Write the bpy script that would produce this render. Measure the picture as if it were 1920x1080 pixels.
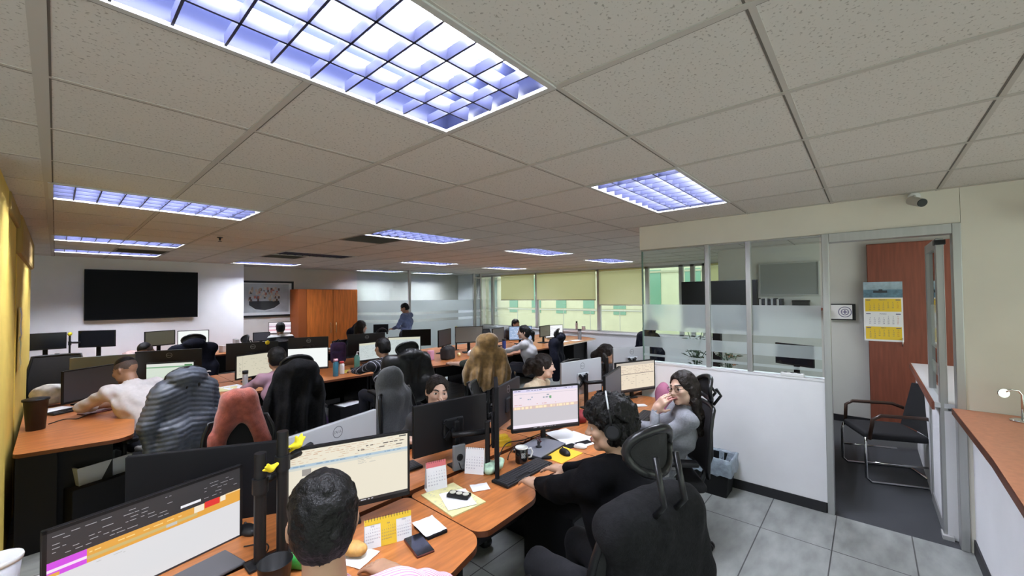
import bpy, bmesh, math, random
import numpy as np
from mathutils import Vector, Matrix, Euler
random.seed(7)
for o in list(bpy.data.objects): bpy.data.objects.remove(o)
SC = bpy.context.scene
COL = SC.collection
PI = math.pi

# ------------------------------------------------------------------ camera
YAW, PITCH, ROLL, FPX = 0.8469, 0.0206, -0.0089, 756.6
cy, sy = math.cos(YAW), math.sin(YAW)
_f = Vector((sy*math.cos(PITCH), cy*math.cos(PITCH), math.sin(PITCH)))
_r = Vector((cy, -sy, 0)); _u = _r.cross(_f)
_c, _s = math.cos(ROLL), math.sin(ROLL)
_r2, _u2 = _c*_r + _s*_u, -_s*_r + _c*_u
cam = bpy.data.cameras.new('camera'); camo = bpy.data.objects.new('camera', cam); COL.objects.link(camo)
cam.sensor_width = 36.0; cam.lens = 36.0*FPX/1920.0; cam.clip_start = 0.02; cam.clip_end = 200
camo.matrix_world = Matrix(((_r2.x, _u2.x, -_f.x, 0), (_r2.y, _u2.y, -_f.y, 0), (_r2.z, _u2.z, -_f.z, 1.83), (0, 0, 0, 1)))
SC.camera = camo

# ------------------------------------------------------------------ sky, exposure
W = bpy.data.worlds.new('overcast_sky'); SC.world = W; W.use_nodes = True
_bg = W.node_tree.nodes['Background']
_bg.inputs['Color'].default_value = (0.93, 1.0, 0.93, 1)
_bg.inputs['Strength'].default_value = SKY = 2.5
TUBE_E = 165.0          # radiance of a lit fluorescent tube
SCREEN_E = 0.62        # radiance of a white screen
vs = SC.view_settings
SC.display_settings.display_device = 'sRGB'
vs.view_transform = 'Standard'; vs.look = 'None'; vs.exposure = 0.1; vs.gamma = 1.0; vs.use_curve_mapping = False
SC.cycles.use_denoising = True
SC.cycles.max_bounces = 7; SC.cycles.diffuse_bounces = 4; SC.cycles.glossy_bounces = 3
SC.cycles.transmission_bounces = 5; SC.cycles.transparent_max_bounces = 12
SC.cycles.caustics_reflective = False; SC.cycles.caustics_refractive = False
SC.cycles.sample_clamp_indirect = 4.0

# ------------------------------------------------------------------ materials
MATS = {}
def mat(name, col, rough=0.6, metal=0.0, noise=None, bump=None, spec=0.5, sheen=0.0, coat=0.0):
    """noise=(scale, amount[, stretch xyz]) varies the colour, bump=(scale, strength)."""
    if name in MATS: return MATS[name]
    m = bpy.data.materials.new(name); m.use_nodes = True; MATS[name] = m
    nt = m.node_tree; b = nt.nodes['Principled BSDF']
    c = tuple(col[:3]) + (1,)
    b.inputs['Base Color'].default_value = c; b.inputs['Roughness'].default_value = rough
    b.inputs['Metallic'].default_value = metal; b.inputs['Specular IOR Level'].default_value = spec
    if sheen: b.inputs['Sheen Weight'].default_value = sheen
    if coat: b.inputs['Coat Weight'].default_value = coat
    tc = nt.nodes.new('ShaderNodeTexCoord')
    if noise:
        mp = nt.nodes.new('ShaderNodeMapping'); nt.links.new(tc.outputs['Object'], mp.inputs[0])
        if len(noise) > 2: mp.inputs['Scale'].default_value = noise[2]
        n = nt.nodes.new('ShaderNodeTexNoise'); n.inputs['Scale'].default_value = noise[0]; n.inputs['Detail'].default_value = 5
        nt.links.new(mp.outputs[0], n.inputs['Vector'])
        r = nt.nodes.new('ShaderNodeValToRGB')
        a = noise[1]
        r.color_ramp.elements[0].position = 0.3; r.color_ramp.elements[1].position = 0.7
        r.color_ramp.elements[0].color = tuple(max(0, v*(1-a)) for v in c[:3]) + (1,)
        r.color_ramp.elements[1].color = tuple(min(1, v*(1+a)) for v in c[:3]) + (1,)
        nt.links.new(n.outputs['Fac'], r.inputs[0]); nt.links.new(r.outputs[0], b.inputs['Base Color'])
    if bump:
        n2 = nt.nodes.new('ShaderNodeTexNoise'); n2.inputs['Scale'].default_value = bump[0]; n2.inputs['Detail'].default_value = 4
        nt.links.new(tc.outputs['Object'], n2.inputs['Vector'])
        bp = nt.nodes.new('ShaderNodeBump'); bp.inputs['Strength'].default_value = bump[1]; bp.inputs['Distance'].default_value = 0.01
        nt.links.new(n2.outputs['Fac'], bp.inputs['Height']); nt.links.new(bp.outputs[0], b.inputs['Normal'])
    return m
def emit(name, col, s):
    if name in MATS: return MATS[name]
    m = bpy.data.materials.new(name); m.use_nodes = True; MATS[name] = m
    b = m.node_tree.nodes['Principled BSDF']
    b.inputs['Base Color'].default_value = (0.02, 0.02, 0.02, 1); b.inputs['Roughness'].default_value = 0.35
    b.inputs['Emission Color'].default_value = tuple(col) + (1,); b.inputs['Emission Strength'].default_value = s
    return m
def lin(r, g, b): return tuple(((v/255)/12.92 if v/255 <= 0.04045 else ((v/255+0.055)/1.055)**2.4) for v in (r, g, b))
_scr = {}
def scr(r, g, b, k=1.0):
    key = (r, g, b, k)
    if key not in _scr: _scr[key] = emit('screen_pixel_%d_%d_%d_%d' % (r, g, b, int(k*100)), lin(r, g, b), SCREEN_E*1.6*k)
    return _scr[key]
def glassmat(name, tint=(0.86, 0.95, 0.91), gloss=0.10, frost=0.0):
    if name in MATS: return MATS[name]
    m = bpy.data.materials.new(name); m.use_nodes = True; MATS[name] = m
    nt = m.node_tree; nt.nodes.clear()
    out = nt.nodes.new('ShaderNodeOutputMaterial')
    tr = nt.nodes.new('ShaderNodeBsdfTransparent'); tr.inputs[0].default_value = tuple(tint) + (1,)
    gl = nt.nodes.new('ShaderNodeBsdfGlossy'); gl.inputs['Roughness'].default_value = 0.02
    mx = nt.nodes.new('ShaderNodeMixShader')
    lw = nt.nodes.new('ShaderNodeFresnel'); lw.inputs[0].default_value = 1.45
    mm = nt.nodes.new('ShaderNodeMath'); mm.operation = 'MULTIPLY'; mm.inputs[1].default_value = gloss/0.08
    mm.use_clamp = True
    nt.links.new(lw.outputs[0], mm.inputs[0]); nt.links.new(mm.outputs[0], mx.inputs[0])
    base = tr.outputs[0]
    if frost:
        df = nt.nodes.new('ShaderNodeBsdfDiffuse'); df.inputs[0].default_value = (0.56, 0.63, 0.62, 1)
        tl = nt.nodes.new('ShaderNodeBsdfTranslucent'); tl.inputs[0].default_value = (0.66, 0.75, 0.73, 1)
        rf = nt.nodes.new('ShaderNodeBsdfRefraction'); rf.inputs['IOR'].default_value = 1.02; rf.inputs['Roughness'].default_value = 0.75
        rf.inputs[0].default_value = (0.86, 0.95, 0.92, 1)
        m1 = nt.nodes.new('ShaderNodeMixShader'); m1.inputs[0].default_value = 0.5
        nt.links.new(df.outputs[0], m1.inputs[1]); nt.links.new(tl.outputs[0], m1.inputs[2])
        m2 = nt.nodes.new('ShaderNodeMixShader'); m2.inputs[0].default_value = frost
        nt.links.new(rf.outputs[0], m2.inputs[1]); nt.links.new(m1.outputs[0], m2.inputs[2])
        base = m2.outputs[0]
    nt.links.new(base, mx.inputs[1]); nt.links.new(gl.outputs[0], mx.inputs[2])
    nt.links.new(mx.outputs[0], out.inputs[0])
    return m

def stripe_mat(name, c1, c2, ax, period, share=.5, rough=.85):
    """woven stripes: bands of c2 on c1 along the direction ax"""
    m = mat(name, c1, rough); nt = m.node_tree; b = nt.nodes['Principled BSDF']
    tc = nt.nodes.new('ShaderNodeTexCoord'); d = nt.nodes.new('ShaderNodeVectorMath'); d.operation = 'DOT_PRODUCT'
    d.inputs[1].default_value = tuple(v/period for v in ax)
    f = nt.nodes.new('ShaderNodeMath'); f.operation = 'FRACT'; g = nt.nodes.new('ShaderNodeMath'); g.operation = 'LESS_THAN'; g.inputs[1].default_value = share
    mx = nt.nodes.new('ShaderNodeMix'); mx.data_type = 'RGBA'; mx.inputs[6].default_value = tuple(c1)+(1,); mx.inputs[7].default_value = tuple(c2)+(1,)
    nt.links.new(tc.outputs['Object'], d.inputs[0]); nt.links.new(d.outputs['Value'], f.inputs[0]); nt.links.new(f.outputs[0], g.inputs[0]); nt.links.new(g.outputs[0], mx.inputs[0]); nt.links.new(mx.outputs[2], b.inputs['Base Color'])
    return m

# ------------------------------------------------------------------ mesh builder
class MB:
    """Collects shapes, each with a material, and links them as ONE mesh object."""
    def __init__(self): self.v = []; self.f = []; self.m = []; self.mats = []; self.sm = []
    def mi(self, m):
        if m not in self.mats: self.mats.append(m)
        return self.mats.index(m)
    def add(self, vs_, fs, m, M=None, smooth=False):
        b = len(self.v); k = self.mi(m)
        if M is not None: vs_ = [M @ Vector(p) for p in vs_]
        self.v += [tuple(p) for p in vs_]
        for f in fs: self.f.append([b+i for i in f]); self.m.append(k); self.sm.append(smooth)
        return self
    def box(self, lo, hi, m, M=None, bev=0.0):
        x0, y0, z0 = lo; x1, y1, z1 = hi
        if bev <= 0:
            vs_ = [(x0,y0,z0),(x1,y0,z0),(x1,y1,z0),(x0,y1,z0),(x0,y0,z1),(x1,y0,z1),(x1,y1,z1),(x0,y1,z1)]
            return self.add(vs_, [(0,3,2,1),(4,5,6,7),(0,1,5,4),(1,2,6,5),(2,3,7,6),(3,0,4,7)], m, M)
        bm = bmesh.new(); bmesh.ops.create_cube(bm, size=1)
        for v in bm.verts: v.co = Vector((x0+(v.co.x+.5)*(x1-x0), y0+(v.co.y+.5)*(y1-y0), z0+(v.co.z+.5)*(z1-z0)))
        bev = min(bev, 0.49*min(x1-x0, y1-y0, z1-z0))
        bmesh.ops.bevel(bm, geom=bm.edges[:], offset=bev, segments=2, affect='EDGES', profile=0.5)
        bm.verts.index_update()
        vs_ = [v.co.copy() for v in bm.verts]; fs = [[v.index for v in f.verts] for f in bm.faces]; bm.free()
        return self.add(vs_, fs, m, M, smooth=False)
    def cyl(self, a, b, r, m, r2=None, n=16, M=None, cap=True):
        a, b = Vector(a), Vector(b); r2 = r if r2 is None else r2
        d = (b-a).normalized(); t = Vector((0,0,1)) if abs(d.z) < .95 else Vector((1,0,0))
        p = d.cross(t).normalized(); q = d.cross(p)
        vs_ = []
        for c, rr in ((a, r), (b, r2)):
            for i in range(n):
                th = 2*PI*i/n; vs_.append(c + (p*math.cos(th)+q*math.sin(th))*rr)
        fs = [(i, i+n, (i+1) % n+n, (i+1) % n) for i in range(n)]
        self.add(vs_, fs, m, M, True)
        if cap: self.add(vs_[:n], [list(range(n))], m, M); self.add(vs_[n:], [list(range(n))[::-1]], m, M)
        return self
    def tube(self, pts, r, m, n=8, M=None, rs=None):
        P = [Vector(p) for p in pts]; vs_ = []; fs = []
        up = None
        for i, p in enumerate(P):
            d = (P[min(i+1, len(P)-1)]-P[max(i-1, 0)]).normalized()
            if up is None:
                t = Vector((0,0,1)) if abs(d.z) < .9 else Vector((1,0,0)); up = d.cross(t).normalized()
            up = (up - d*up.dot(d)).normalized(); q = d.cross(up)
            rr = rs[i] if rs else r
            for k in range(n):
                th = 2*PI*k/n; vs_.append(p+(up*math.cos(th)+q*math.sin(th))*rr)
        for i in range(len(P)-1):
            for k in range(n): fs.append((i*n+k, i*n+(k+1) % n, (i+1)*n+(k+1) % n, (i+1)*n+k))
        fs.append(list(range(n))[::-1]); fs.append([(len(P)-1)*n+k for k in range(n)])
        return self.add(vs_, fs, m, M, True)
    def lathe(self, prof, m, c=(0,0,0), n=24, M=None, squash=1.0):
        vs_ = []; fs = []
        for (r, z) in prof:
            for k in range(n):
                th = 2*PI*k/n; vs_.append((c[0]+r*math.cos(th), c[1]+r*math.sin(th)*squash, c[2]+z))
        for i in range(len(prof)-1):
            for k in range(n): fs.append((i*n+k, i*n+(k+1) % n, (i+1)*n+(k+1) % n, (i+1)*n+k))
        if prof[0][0] > 1e-6: fs.append(list(range(n))[::-1])
        if prof[-1][0] > 1e-6: fs.append([(len(prof)-1)*n+k for k in range(n)])
        return self.add(vs_, fs, m, M, True)
    def prism(self, poly, z0, z1, m, M=None):
        n = len(poly); vs_ = [(x, y, z0) for x, y in poly]+[(x, y, z1) for x, y in poly]
        fs = [list(range(n))[::-1], [n+i for i in range(n)]]+[(i, (i+1) % n, n+(i+1) % n, n+i) for i in range(n)]
        return self.add(vs_, fs, m, M)
    def quad(self, p, m, M=None): return self.add(p, [(0,1,2,3)], m, M)
    def build(self, name, parent=None, loc=None, rot=None):
        me = bpy.data.meshes.new(name); me.from_pydata(self.v, [], self.f)
        for m in self.mats: me.materials.append(m)
        me.polygons.foreach_set('material_index', self.m); me.polygons.foreach_set('use_smooth', self.sm)
        me.update()
        o = bpy.data.objects.new(name, me); COL.objects.link(o)
        if parent is not None: o.parent = parent
        if loc is not None: o.location = loc
        if rot is not None: o.rotation_euler = rot
        return o
def tag(o, label, cat, group=None):
    o['label'] = label; o['category'] = cat
    if group: o['group'] = group
    return o
def thing(name, label, cat, loc=(0,0,0), rz=0.0, group=None):
    o = bpy.data.objects.new(name, None); COL.objects.link(o); o.empty_display_size = 0.05
    o.location = loc; o.rotation_euler = (0, 0, rz)
    return tag(o, label, cat, group)
def struct(name, mb, parent=None):
    o = mb.build(name, parent)
    if parent is None: o['kind'] = 'structure'
    return o
def dup(root, loc, rz, label, group=None):
    def cp(o, par):
        c = o.copy(); COL.objects.link(c); c.parent = par
        for ch in list(o.children): cp(ch, c)
        return c
    r = cp(root, None); r.location = loc; r.rotation_euler = (0, 0, rz); r['label'] = label
    if group: r['group'] = group
    return r
def T3(loc=(0,0,0), rot=(0,0,0)): return Matrix.Translation(loc) @ Euler(rot).to_matrix().to_4x4()
_fonts = {}
def text_faces(mb, s, size, m, M, align='CENTER', depth=0.0):
    """Adds lettering (built-in font) to a builder, in the plane z=0 of M."""
    key = (s, size, align)
    if key not in _fonts:
        cu = bpy.data.curves.new('lettering', 'FONT'); cu.body = s; cu.size = size; cu.align_x = align; cu.align_y = 'CENTER'
        cu.resolution_u = 2
        ob = bpy.data.objects.new('lettering', cu); COL.objects.link(ob)
        dg = bpy.context.evaluated_depsgraph_get(); me = bpy.data.meshes.new_from_object(ob.evaluated_get(dg))
        _fonts[key] = ([v.co.copy() for v in me.vertices], [list(p.vertices) for p in me.polygons])
        bpy.data.objects.remove(ob); bpy.data.curves.remove(cu); bpy.data.meshes.remove(me)
    v, f = _fonts[key]
    mb.add(v, f, m, M)
    return mb

def vnoise(X, Y, Z, f, seed=0):
    """smooth value noise in -1..1"""
    def hsh(i, j, k):
        n = (i*374761393+j*668265263+k*2147483647+seed*974634777) & 0xffffffff
        n = ((n ^ (n >> 13))*1274126177) & 0xffffffff
        return ((n ^ (n >> 16)) & 0xffff)/32767.5-1
    x, y, z = [np.asarray(v, np.float64)*f+97.3 for v in (X, Y, Z)]
    i, j, k = [np.floor(v).astype(np.int64) for v in (x, y, z)]
    u, v, w = [t*t*(3-2*t) for t in (x-i, y-j, z-k)]
    r = 0
    for a in (0, 1):
        for b in (0, 1):
            for c in (0, 1): r = r+hsh(i+a, j+b, k+c)*(u if a else 1-u)*(v if b else 1-v)*(w if c else 1-w)
    return r

# ------------------------------------------------------------------ signed-distance modelling (bodies, cloth, bread)
class SDF:
    def __init__(self, lo, hi, h):
        self.ax = [np.arange(lo[i], hi[i]+h, h, dtype=np.float32) for i in range(3)]
        self.d = np.full([len(a) for a in self.ax], 9.0, np.float32); self.h = h
    def _sub(self, lo, hi):
        sl = tuple(slice(max(0, int(np.searchsorted(a, lo[i]))-1), int(np.searchsorted(a, hi[i]))+1) for i, a in enumerate(self.ax))
        g = np.meshgrid(*[a[s] for a, s in zip(self.ax, sl)], indexing='ij', sparse=True)
        return sl, g
    def _mix(self, sl, b, k, op):
        a = self.d[sl]
        if a.size == 0: return
        if op == 'u':
            h = np.maximum(k-np.abs(a-b), 0)/k; self.d[sl] = np.minimum(a, b)-h*h*k*0.25
        else:
            b = -b; h = np.maximum(k-np.abs(a-b), 0)/k; self.d[sl] = np.maximum(a, b)+h*h*k*0.25
    def cap(self, a, b, ra, rb=None, k=0.02, op='u', sq=None):
        rb = ra if rb is None else rb
        a = np.array(a, np.float32); b = np.array(b, np.float32); m = max(ra, rb)+k+2.5*self.h
        sl, g = self._sub(np.minimum(a, b)-m, np.maximum(a, b)+m)
        e = b-a; L = float(e@e)+1e-9
        p = [g[i]-a[i] for i in range(3)]
        t = np.clip((p[0]*e[0]+p[1]*e[1]+p[2]*e[2])/L, 0, 1)
        d = np.sqrt((p[0]-t*e[0])**2+(p[1]-t*e[1])**2+(p[2]-t*e[2])**2)-(ra+(rb-ra)*t)
        self._mix(sl, d, k, op); return self
    def ell(self, c, r, R=None, k=0.02, op='u'):
        c = np.array(c, np.float32); r = np.array(r, np.float32); m = r.max()+k+2.5*self.h
        sl, g = self._sub(c-m, c+m)
        p = [g[i]-c[i] for i in range(3)]
        if R is not None:   # rows of R: the ellipsoid's own axes
            p = [p[0]*R[i][0]+p[1]*R[i][1]+p[2]*R[i][2] for i in range(3)]
        k0 = np.sqrt((p[0]/r[0])**2+(p[1]/r[1])**2+(p[2]/r[2])**2)
        k1 = np.sqrt((p[0]/r[0]**2)**2+(p[1]/r[1]**2)**2+(p[2]/r[2]**2)**2)+1e-6
        self._mix(sl, k0*(k0-1)/k1, k, op); return self
    def box(self, c, h, rnd=0.02, R=None, k=0.02, op='u'):
        c = np.array(c, np.float32); m = float(np.linalg.norm(h))+k+2.5*self.h
        sl, g = self._sub(c-m, c+m)
        p = [g[i]-c[i] for i in range(3)]
        if R is not None: p = [p[0]*R[i][0]+p[1]*R[i][1]+p[2]*R[i][2] for i in range(3)]
        q = [np.abs(p[i])-(h[i]-rnd) for i in range(3)]
        d = np.sqrt(np.maximum(q[0],0)**2+np.maximum(q[1],0)**2+np.maximum(q[2],0)**2)+np.minimum(np.maximum(np.maximum(q[0],q[1]),q[2]),0)-rnd
        self._mix(sl, d, k, op); return self
    def half(self, p, n, k=0.004):
        """keep the side of the plane that n points away from"""
        g = np.meshgrid(*self.ax, indexing='ij', sparse=True)
        d = (g[0]-p[0])*n[0]+(g[1]-p[1])*n[1]+(g[2]-p[2])*n[2]
        self.d = np.maximum(self.d, d.astype(np.float32)); return self
    def disp(self, fn):
        near = np.abs(self.d) < 0.06
        I = np.nonzero(near)
        self.d[I] += fn(self.ax[0][I[0]], self.ax[1][I[1]], self.ax[2][I[2]]).astype(np.float32); return self
    def mesh(self):
        d = self.d; ax = self.ax
        d[[0,-1]] = np.maximum(d[[0,-1]], 1e-3); d[:,[0,-1]] = np.maximum(d[:,[0,-1]], 1e-3); d[:,:,[0,-1]] = np.maximum(d[:,:,[0,-1]], 1e-3)
        ins = d < 0
        n = ins[:-1,:-1,:-1].astype(np.int8)
        cs = [(0,0,0),(1,0,0),(0,1,0),(1,1,0),(0,0,1),(1,0,1),(0,1,1),(1,1,1)]
        sh = [s-1 for s in d.shape]
        cnt = sum(ins[c[0]:c[0]+sh[0], c[1]:c[1]+sh[1], c[2]:c[2]+sh[2]].astype(np.int8) for c in cs)
        I = np.nonzero((cnt > 0) & (cnt < 8))
        idx = np.full(sh, -1, np.int32); idx[I] = np.arange(len(I[0]))
        V = np.stack([d[I[0]+c[0], I[1]+c[1], I[2]+c[2]] for c in cs], 1)
        acc = np.zeros((len(I[0]), 3)); num = np.zeros(len(I[0]))
        for a in range(8):
            for ax_ in range(3):
                if cs[a][ax_] == 0:
                    b = a + (1, 2, 4)[ax_]
                    va, vb = V[:, a], V[:, b]; w = (va < 0) != (vb < 0)
                    t = np.where(w, va/np.where(w, va-vb, 1), 0)
                    p = np.array(cs[a], float)[None].repeat(len(t), 0); p[:, ax_] += t
                    acc += p*w[:, None]; num += w
        acc /= num[:, None]
        P = np.stack([ax[i][I[i]]+acc[:, i]*self.h for i in range(3)], 1)
        F = []
        for a in range(3):
            b, c = (a+1) % 3, (a+2) % 3
            s0 = [slice(None)]*3; s1 = [slice(None)]*3; s0[a] = slice(0, -1); s1[a] = slice(1, None)
            x = ins[tuple(s0)] != ins[tuple(s1)]
            E = np.nonzero(x); E = np.stack(E, 1)
            E = E[(E[:, b] > 0) & (E[:, c] > 0) & (E[:, b] < d.shape[b]-1) & (E[:, c] < d.shape[c]-1)]
            e = np.eye(3, dtype=int)
            q = [E-e[b]-e[c], E-e[c], E, E-e[b]]
            qi = np.stack([idx[k[:, 0], k[:, 1], k[:, 2]] for k in q], 1)
            fl = ~ins[E[:, 0], E[:, 1], E[:, 2]]
            qi[fl] = qi[fl][:, ::-1]
            F.append(qi)
        F = np.concatenate(F); F = F[(F >= 0).all(1)]
        return P, F
    def build(self, name, mats, parent=None, loc=None, rz=None, pick=None, relax=1):
        P, F = self.mesh()
        for _ in range(relax):      # light smoothing
            s = np.zeros_like(P); c = np.zeros(len(P))
            for i in range(4):
                j = (i+1) % 4
                np.add.at(s, F[:, i], P[F[:, j]]); np.add.at(c, F[:, i], 1)
                np.add.at(s, F[:, j], P[F[:, i]]); np.add.at(c, F[:, j], 1)
            P = P*0.5+0.5*s/np.maximum(c, 1)[:, None]
        me = bpy.data.meshes.new(name)
        me.vertices.add(len(P)); me.vertices.foreach_set('co', P.astype(np.float32).ravel())
        me.loops.add(F.size); me.loops.foreach_set('vertex_index', F.astype(np.int32).ravel())
        me.polygons.add(len(F)); me.polygons.foreach_set('loop_start', np.arange(0, F.size, 4, dtype=np.int32))
        try: me.polygons.foreach_set('loop_total', np.full(len(F), 4, np.int32))
        except Exception: pass
        me.polygons.foreach_set('use_smooth', np.ones(len(F), bool))
        for m in (mats if isinstance(mats, (list, tuple)) else [mats]): me.materials.append(m)
        if pick is not None: me.polygons.foreach_set('material_index', pick(P[F].mean(1)).astype(np.int32))
        me.update(calc_edges=True); me.validate()
        o = bpy.data.objects.new(name, me); COL.objects.link(o)
        if parent is not None: o.parent = parent
        if loc is not None: o.location = loc
        if rz is not None: o.rotation_euler = (0, 0, rz)
        return o
# ================================================================== THE SETTING
WHITE = mat('white_wall_paint', (0.84, 0.84, 0.86), 0.75, noise=(3, .03), bump=(120, .03))
CREAM = mat('cream_wall_paint', (0.80, 0.77, 0.68), 0.8, noise=(3, .03), bump=(120, .03))
GREYW = mat('grey_wall_paint', (0.64, 0.64, 0.60), 0.8, noise=(2, .03))
YELLOW = mat('yellow_wall_paint', (0.74, 0.53, 0.10), 0.75, noise=(6, .06), bump=(90, .05))
YELLOWSH = mat('shaded_yellow_paint', (0.36, 0.25, 0.07), 0.8, noise=(8, .08))  # darker yellow: shade on the wall's upper blocks put into the colour
BLACKB = mat('black_vinyl_base', (0.012, 0.012, 0.015), 0.5)
ALU = mat('brushed_aluminium', (0.44, 0.445, 0.44), 0.42, 0.6, noise=(40, .05, (1, 1, .05)))
ALUP = mat('grey_painted_aluminium', (0.50, 0.50, 0.49), 0.5)
BLACK = mat('black_plastic', (0.008, 0.008, 0.009), 0.45, spec=.3)
BLACKM = mat('black_matt_plastic', (0.007, 0.007, 0.0085), 0.7, spec=.2)
DKGREY = mat('dark_grey_plastic', (0.026, 0.026, 0.03), 0.5, spec=.3)
SILVER = mat('silver_plastic', (0.50, 0.52, 0.55), 0.35, 0.3)
CHROME = mat('chrome', (0.8, 0.8, 0.8), 0.12, 1.0)
WPLAST = mat('white_plastic', (0.8, 0.8, 0.8), 0.4)
PAPER = mat('white_paper', (0.82, 0.82, 0.83), 0.85)
LAM = mat('cherry_laminate', (0.47, 0.165, 0.05), 0.33, noise=(5, .22, (1.2, 9, 9)))
LAMD = mat('cherry_laminate_edge', (0.115, 0.032, 0.011), 0.45, noise=(5, .2))
CARCASS = mat('black_melamine', (0.009, 0.009, 0.011), 0.6, spec=.25)
WARD = mat('orange_cherry_veneer', (0.60, 0.16, 0.022), 0.45, noise=(4, .22, (7, 7, .7)))
REDBR = mat('red_brown_veneer', (0.20, 0.055, 0.030), 0.5, noise=(5, .16, (8, 8, .6)))
CTOP = mat('salmon_laminate', (0.66, 0.27, 0.15), 0.4, noise=(30, .08))
GLASS = glassmat('clear_glass')
GLASSW = glassmat('window_glass', (0.90, 0.96, 0.92), 0.06)
FROST = glassmat('frosted_film', frost=0.46, gloss=0.05)

# floor tiles
m = bpy.data.materials.new('grey_stone_floor_tile'); m.use_nodes = True; FLOORM = m
nt = m.node_tree; b = nt.nodes['Principled BSDF']; tc = nt.nodes.new('ShaderNodeTexCoord')
mp = nt.nodes.new('ShaderNodeMapping'); mp.inputs['Location'].default_value = (-0.16, -0.235, 0)
nt.links.new(tc.outputs['Object'], mp.inputs[0])
br = nt.nodes.new('ShaderNodeTexBrick'); br.offset = 0.0
for k, v in (('Scale', 1.0), ('Mortar Size', 0.004), ('Brick Width', 0.88), ('Row Height', 0.44), ('Mortar Smooth', 0.1), ('Bias', 0.0)): br.inputs[k].default_value = v
br.inputs['Color1'].default_value = (0.33, 0.345, 0.33, 1); br.inputs['Color2'].default_value = (0.29, 0.305, 0.29, 1); br.inputs['Mortar'].default_value = (0.06, 0.06, 0.06, 1)
nt.links.new(mp.outputs[0], br.inputs['Vector'])
nz = nt.nodes.new('ShaderNodeTexNoise'); nz.inputs['Scale'].default_value = 4; nz.inputs['Detail'].default_value = 7
mp2 = nt.nodes.new('ShaderNodeMapping'); mp2.inputs['Scale'].default_value = (1, 2.6, 1); mp2.inputs['Rotation'].default_value = (0, 0, .5)
nt.links.new(tc.outputs['Object'], mp2.inputs[0]); nt.links.new(mp2.outputs[0], nz.inputs['Vector'])
mx = nt.nodes.new('ShaderNodeMix'); mx.data_type = 'RGBA'; mx.blend_type = 'OVERLAY'; mx.inputs[0].default_value = 0.55
nt.links.new(br.outputs['Color'], mx.inputs[6]); nt.links.new(nz.outputs['Fac'], mx.inputs[7]); nt.links.new(mx.outputs[2], b.inputs['Base Color'])
b.inputs['Roughness'].default_value = 0.42
CARPET = mat('dark_grey_carpet', (0.022, 0.025, 0.032), 0.95, noise=(220, .35), bump=(300, .3), sheen=.2)

# ceiling tile: speckled mineral fibre
m = bpy.data.materials.new('mineral_fibre_tile'); m.use_nodes = True; CEILM = m
nt = m.node_tree; b = nt.nodes['Principled BSDF']; tc = nt.nodes.new('ShaderNodeTexCoord')
nz = nt.nodes.new('ShaderNodeTexNoise'); nz.inputs['Scale'].default_value = 95; nz.inputs['Detail'].default_value = 3
nt.links.new(tc.outputs['Object'], nz.inputs['Vector'])
cr = nt.nodes.new('ShaderNodeValToRGB'); cr.color_ramp.elements[0].position = 0.33; cr.color_ramp.elements[1].position = 0.40
cr.color_ramp.elements[0].color = (0.36, 0.34, 0.31, 1); cr.color_ramp.elements[1].color = (0.62, 0.595, 0.56, 1)
nt.links.new(nz.outputs['Fac'], cr.inputs[0]); nt.links.new(cr.outputs[0], b.inputs['Base Color'])
b.inputs['Roughness'].default_value = 0.95
bp = nt.nodes.new('ShaderNodeBump'); bp.inputs['Strength'].default_value = 0.25; nt.links.new(nz.outputs['Fac'], bp.inputs['Height']); nt.links.new(bp.outputs[0], b.inputs['Normal'])
TBAR = mat('ceiling_tee_bar', (0.47, 0.445, 0.41), 0.7)
TSHAD = mat('tee_bar_shade', (0.13, 0.12, 0.105), 0.8)  # dark strips painted as the shade along one side of each bar

CZ = 2.58; TS = 0.61; X0, Y0 = -0.042, 0.823
X0 = 1.18-2*TS                                    # tile lines at X0+i*TS, Y0+j*TS
XW, XE, YS, YN = -3.2, 9.4, -2.2, 10.9            # outer walls
# light fixtures: (tile i, tile j, lit)
FIX = [(0,0,1),(4,0,1),(0,5,1),(4,5,1),(8,5,1),(12,5,1),(0,10,1),(4,10,0),(8,10,1),(12,10,1),(0,13,1),(4,14,1),(9,15,1),(-4,0,1),(8,0,1),(12,15,1)]
VENTS = [(4,6),(1,12),(4,11)]
taken = {(i+k, j) for i, j, _ in FIX for k in (0, 1)} | set(VENTS)

fl = MB(); fl.quad([(XW,YS,0),(4.28,YS,0),(4.28,1.89,0),(XW,1.89,0)], FLOORM)
fl.quad([(XW,1.89,0),(XE,1.89,0),(XE,YN,0),(XW,YN,0)], FLOORM)
struct('floor', fl)
fl = MB(); fl.quad([(4.28,YS,0),(XE,YS,0),(XE,1.89,0),(4.28,1.89,0)], CARPET); struct('floor', fl)

ce = MB()
for i in range(-6, 17):
    for j in range(-6, 18):
        if (i, j) in taken: continue
        x, y = X0+i*TS, Y0+j*TS
        x1, y1 = min(x+TS, XE), min(y+TS, YN); xs, ys = max(x, XW), max(y, YS)
        if x1 <= xs or y1 <= ys: continue
        ce.quad([(xs,ys,CZ),(xs,y1,CZ),(x1,y1,CZ),(x1,ys,CZ)], CEILM)
def clear_runs(a0, a1, blocked):
    cur = a0
    for s, e in sorted(blocked):
        if s > cur: yield cur, s
        cur = max(cur, e)
    if cur < a1: yield cur, a1
for i in range(-5, 16):
    x = X0+i*TS
    bl = [(Y0+j*TS, Y0+(j+1)*TS) for (ii, j, _) in FIX if ii+1 == i]
    w = 0.018 if i in (0, 7) else 0.012
    for s, e in clear_runs(YS, YN, bl):
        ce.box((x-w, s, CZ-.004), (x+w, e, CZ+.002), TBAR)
        ce.box((x+w, s, CZ-.0015), (x+w+.006, e, CZ+.001), TSHAD)
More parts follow.
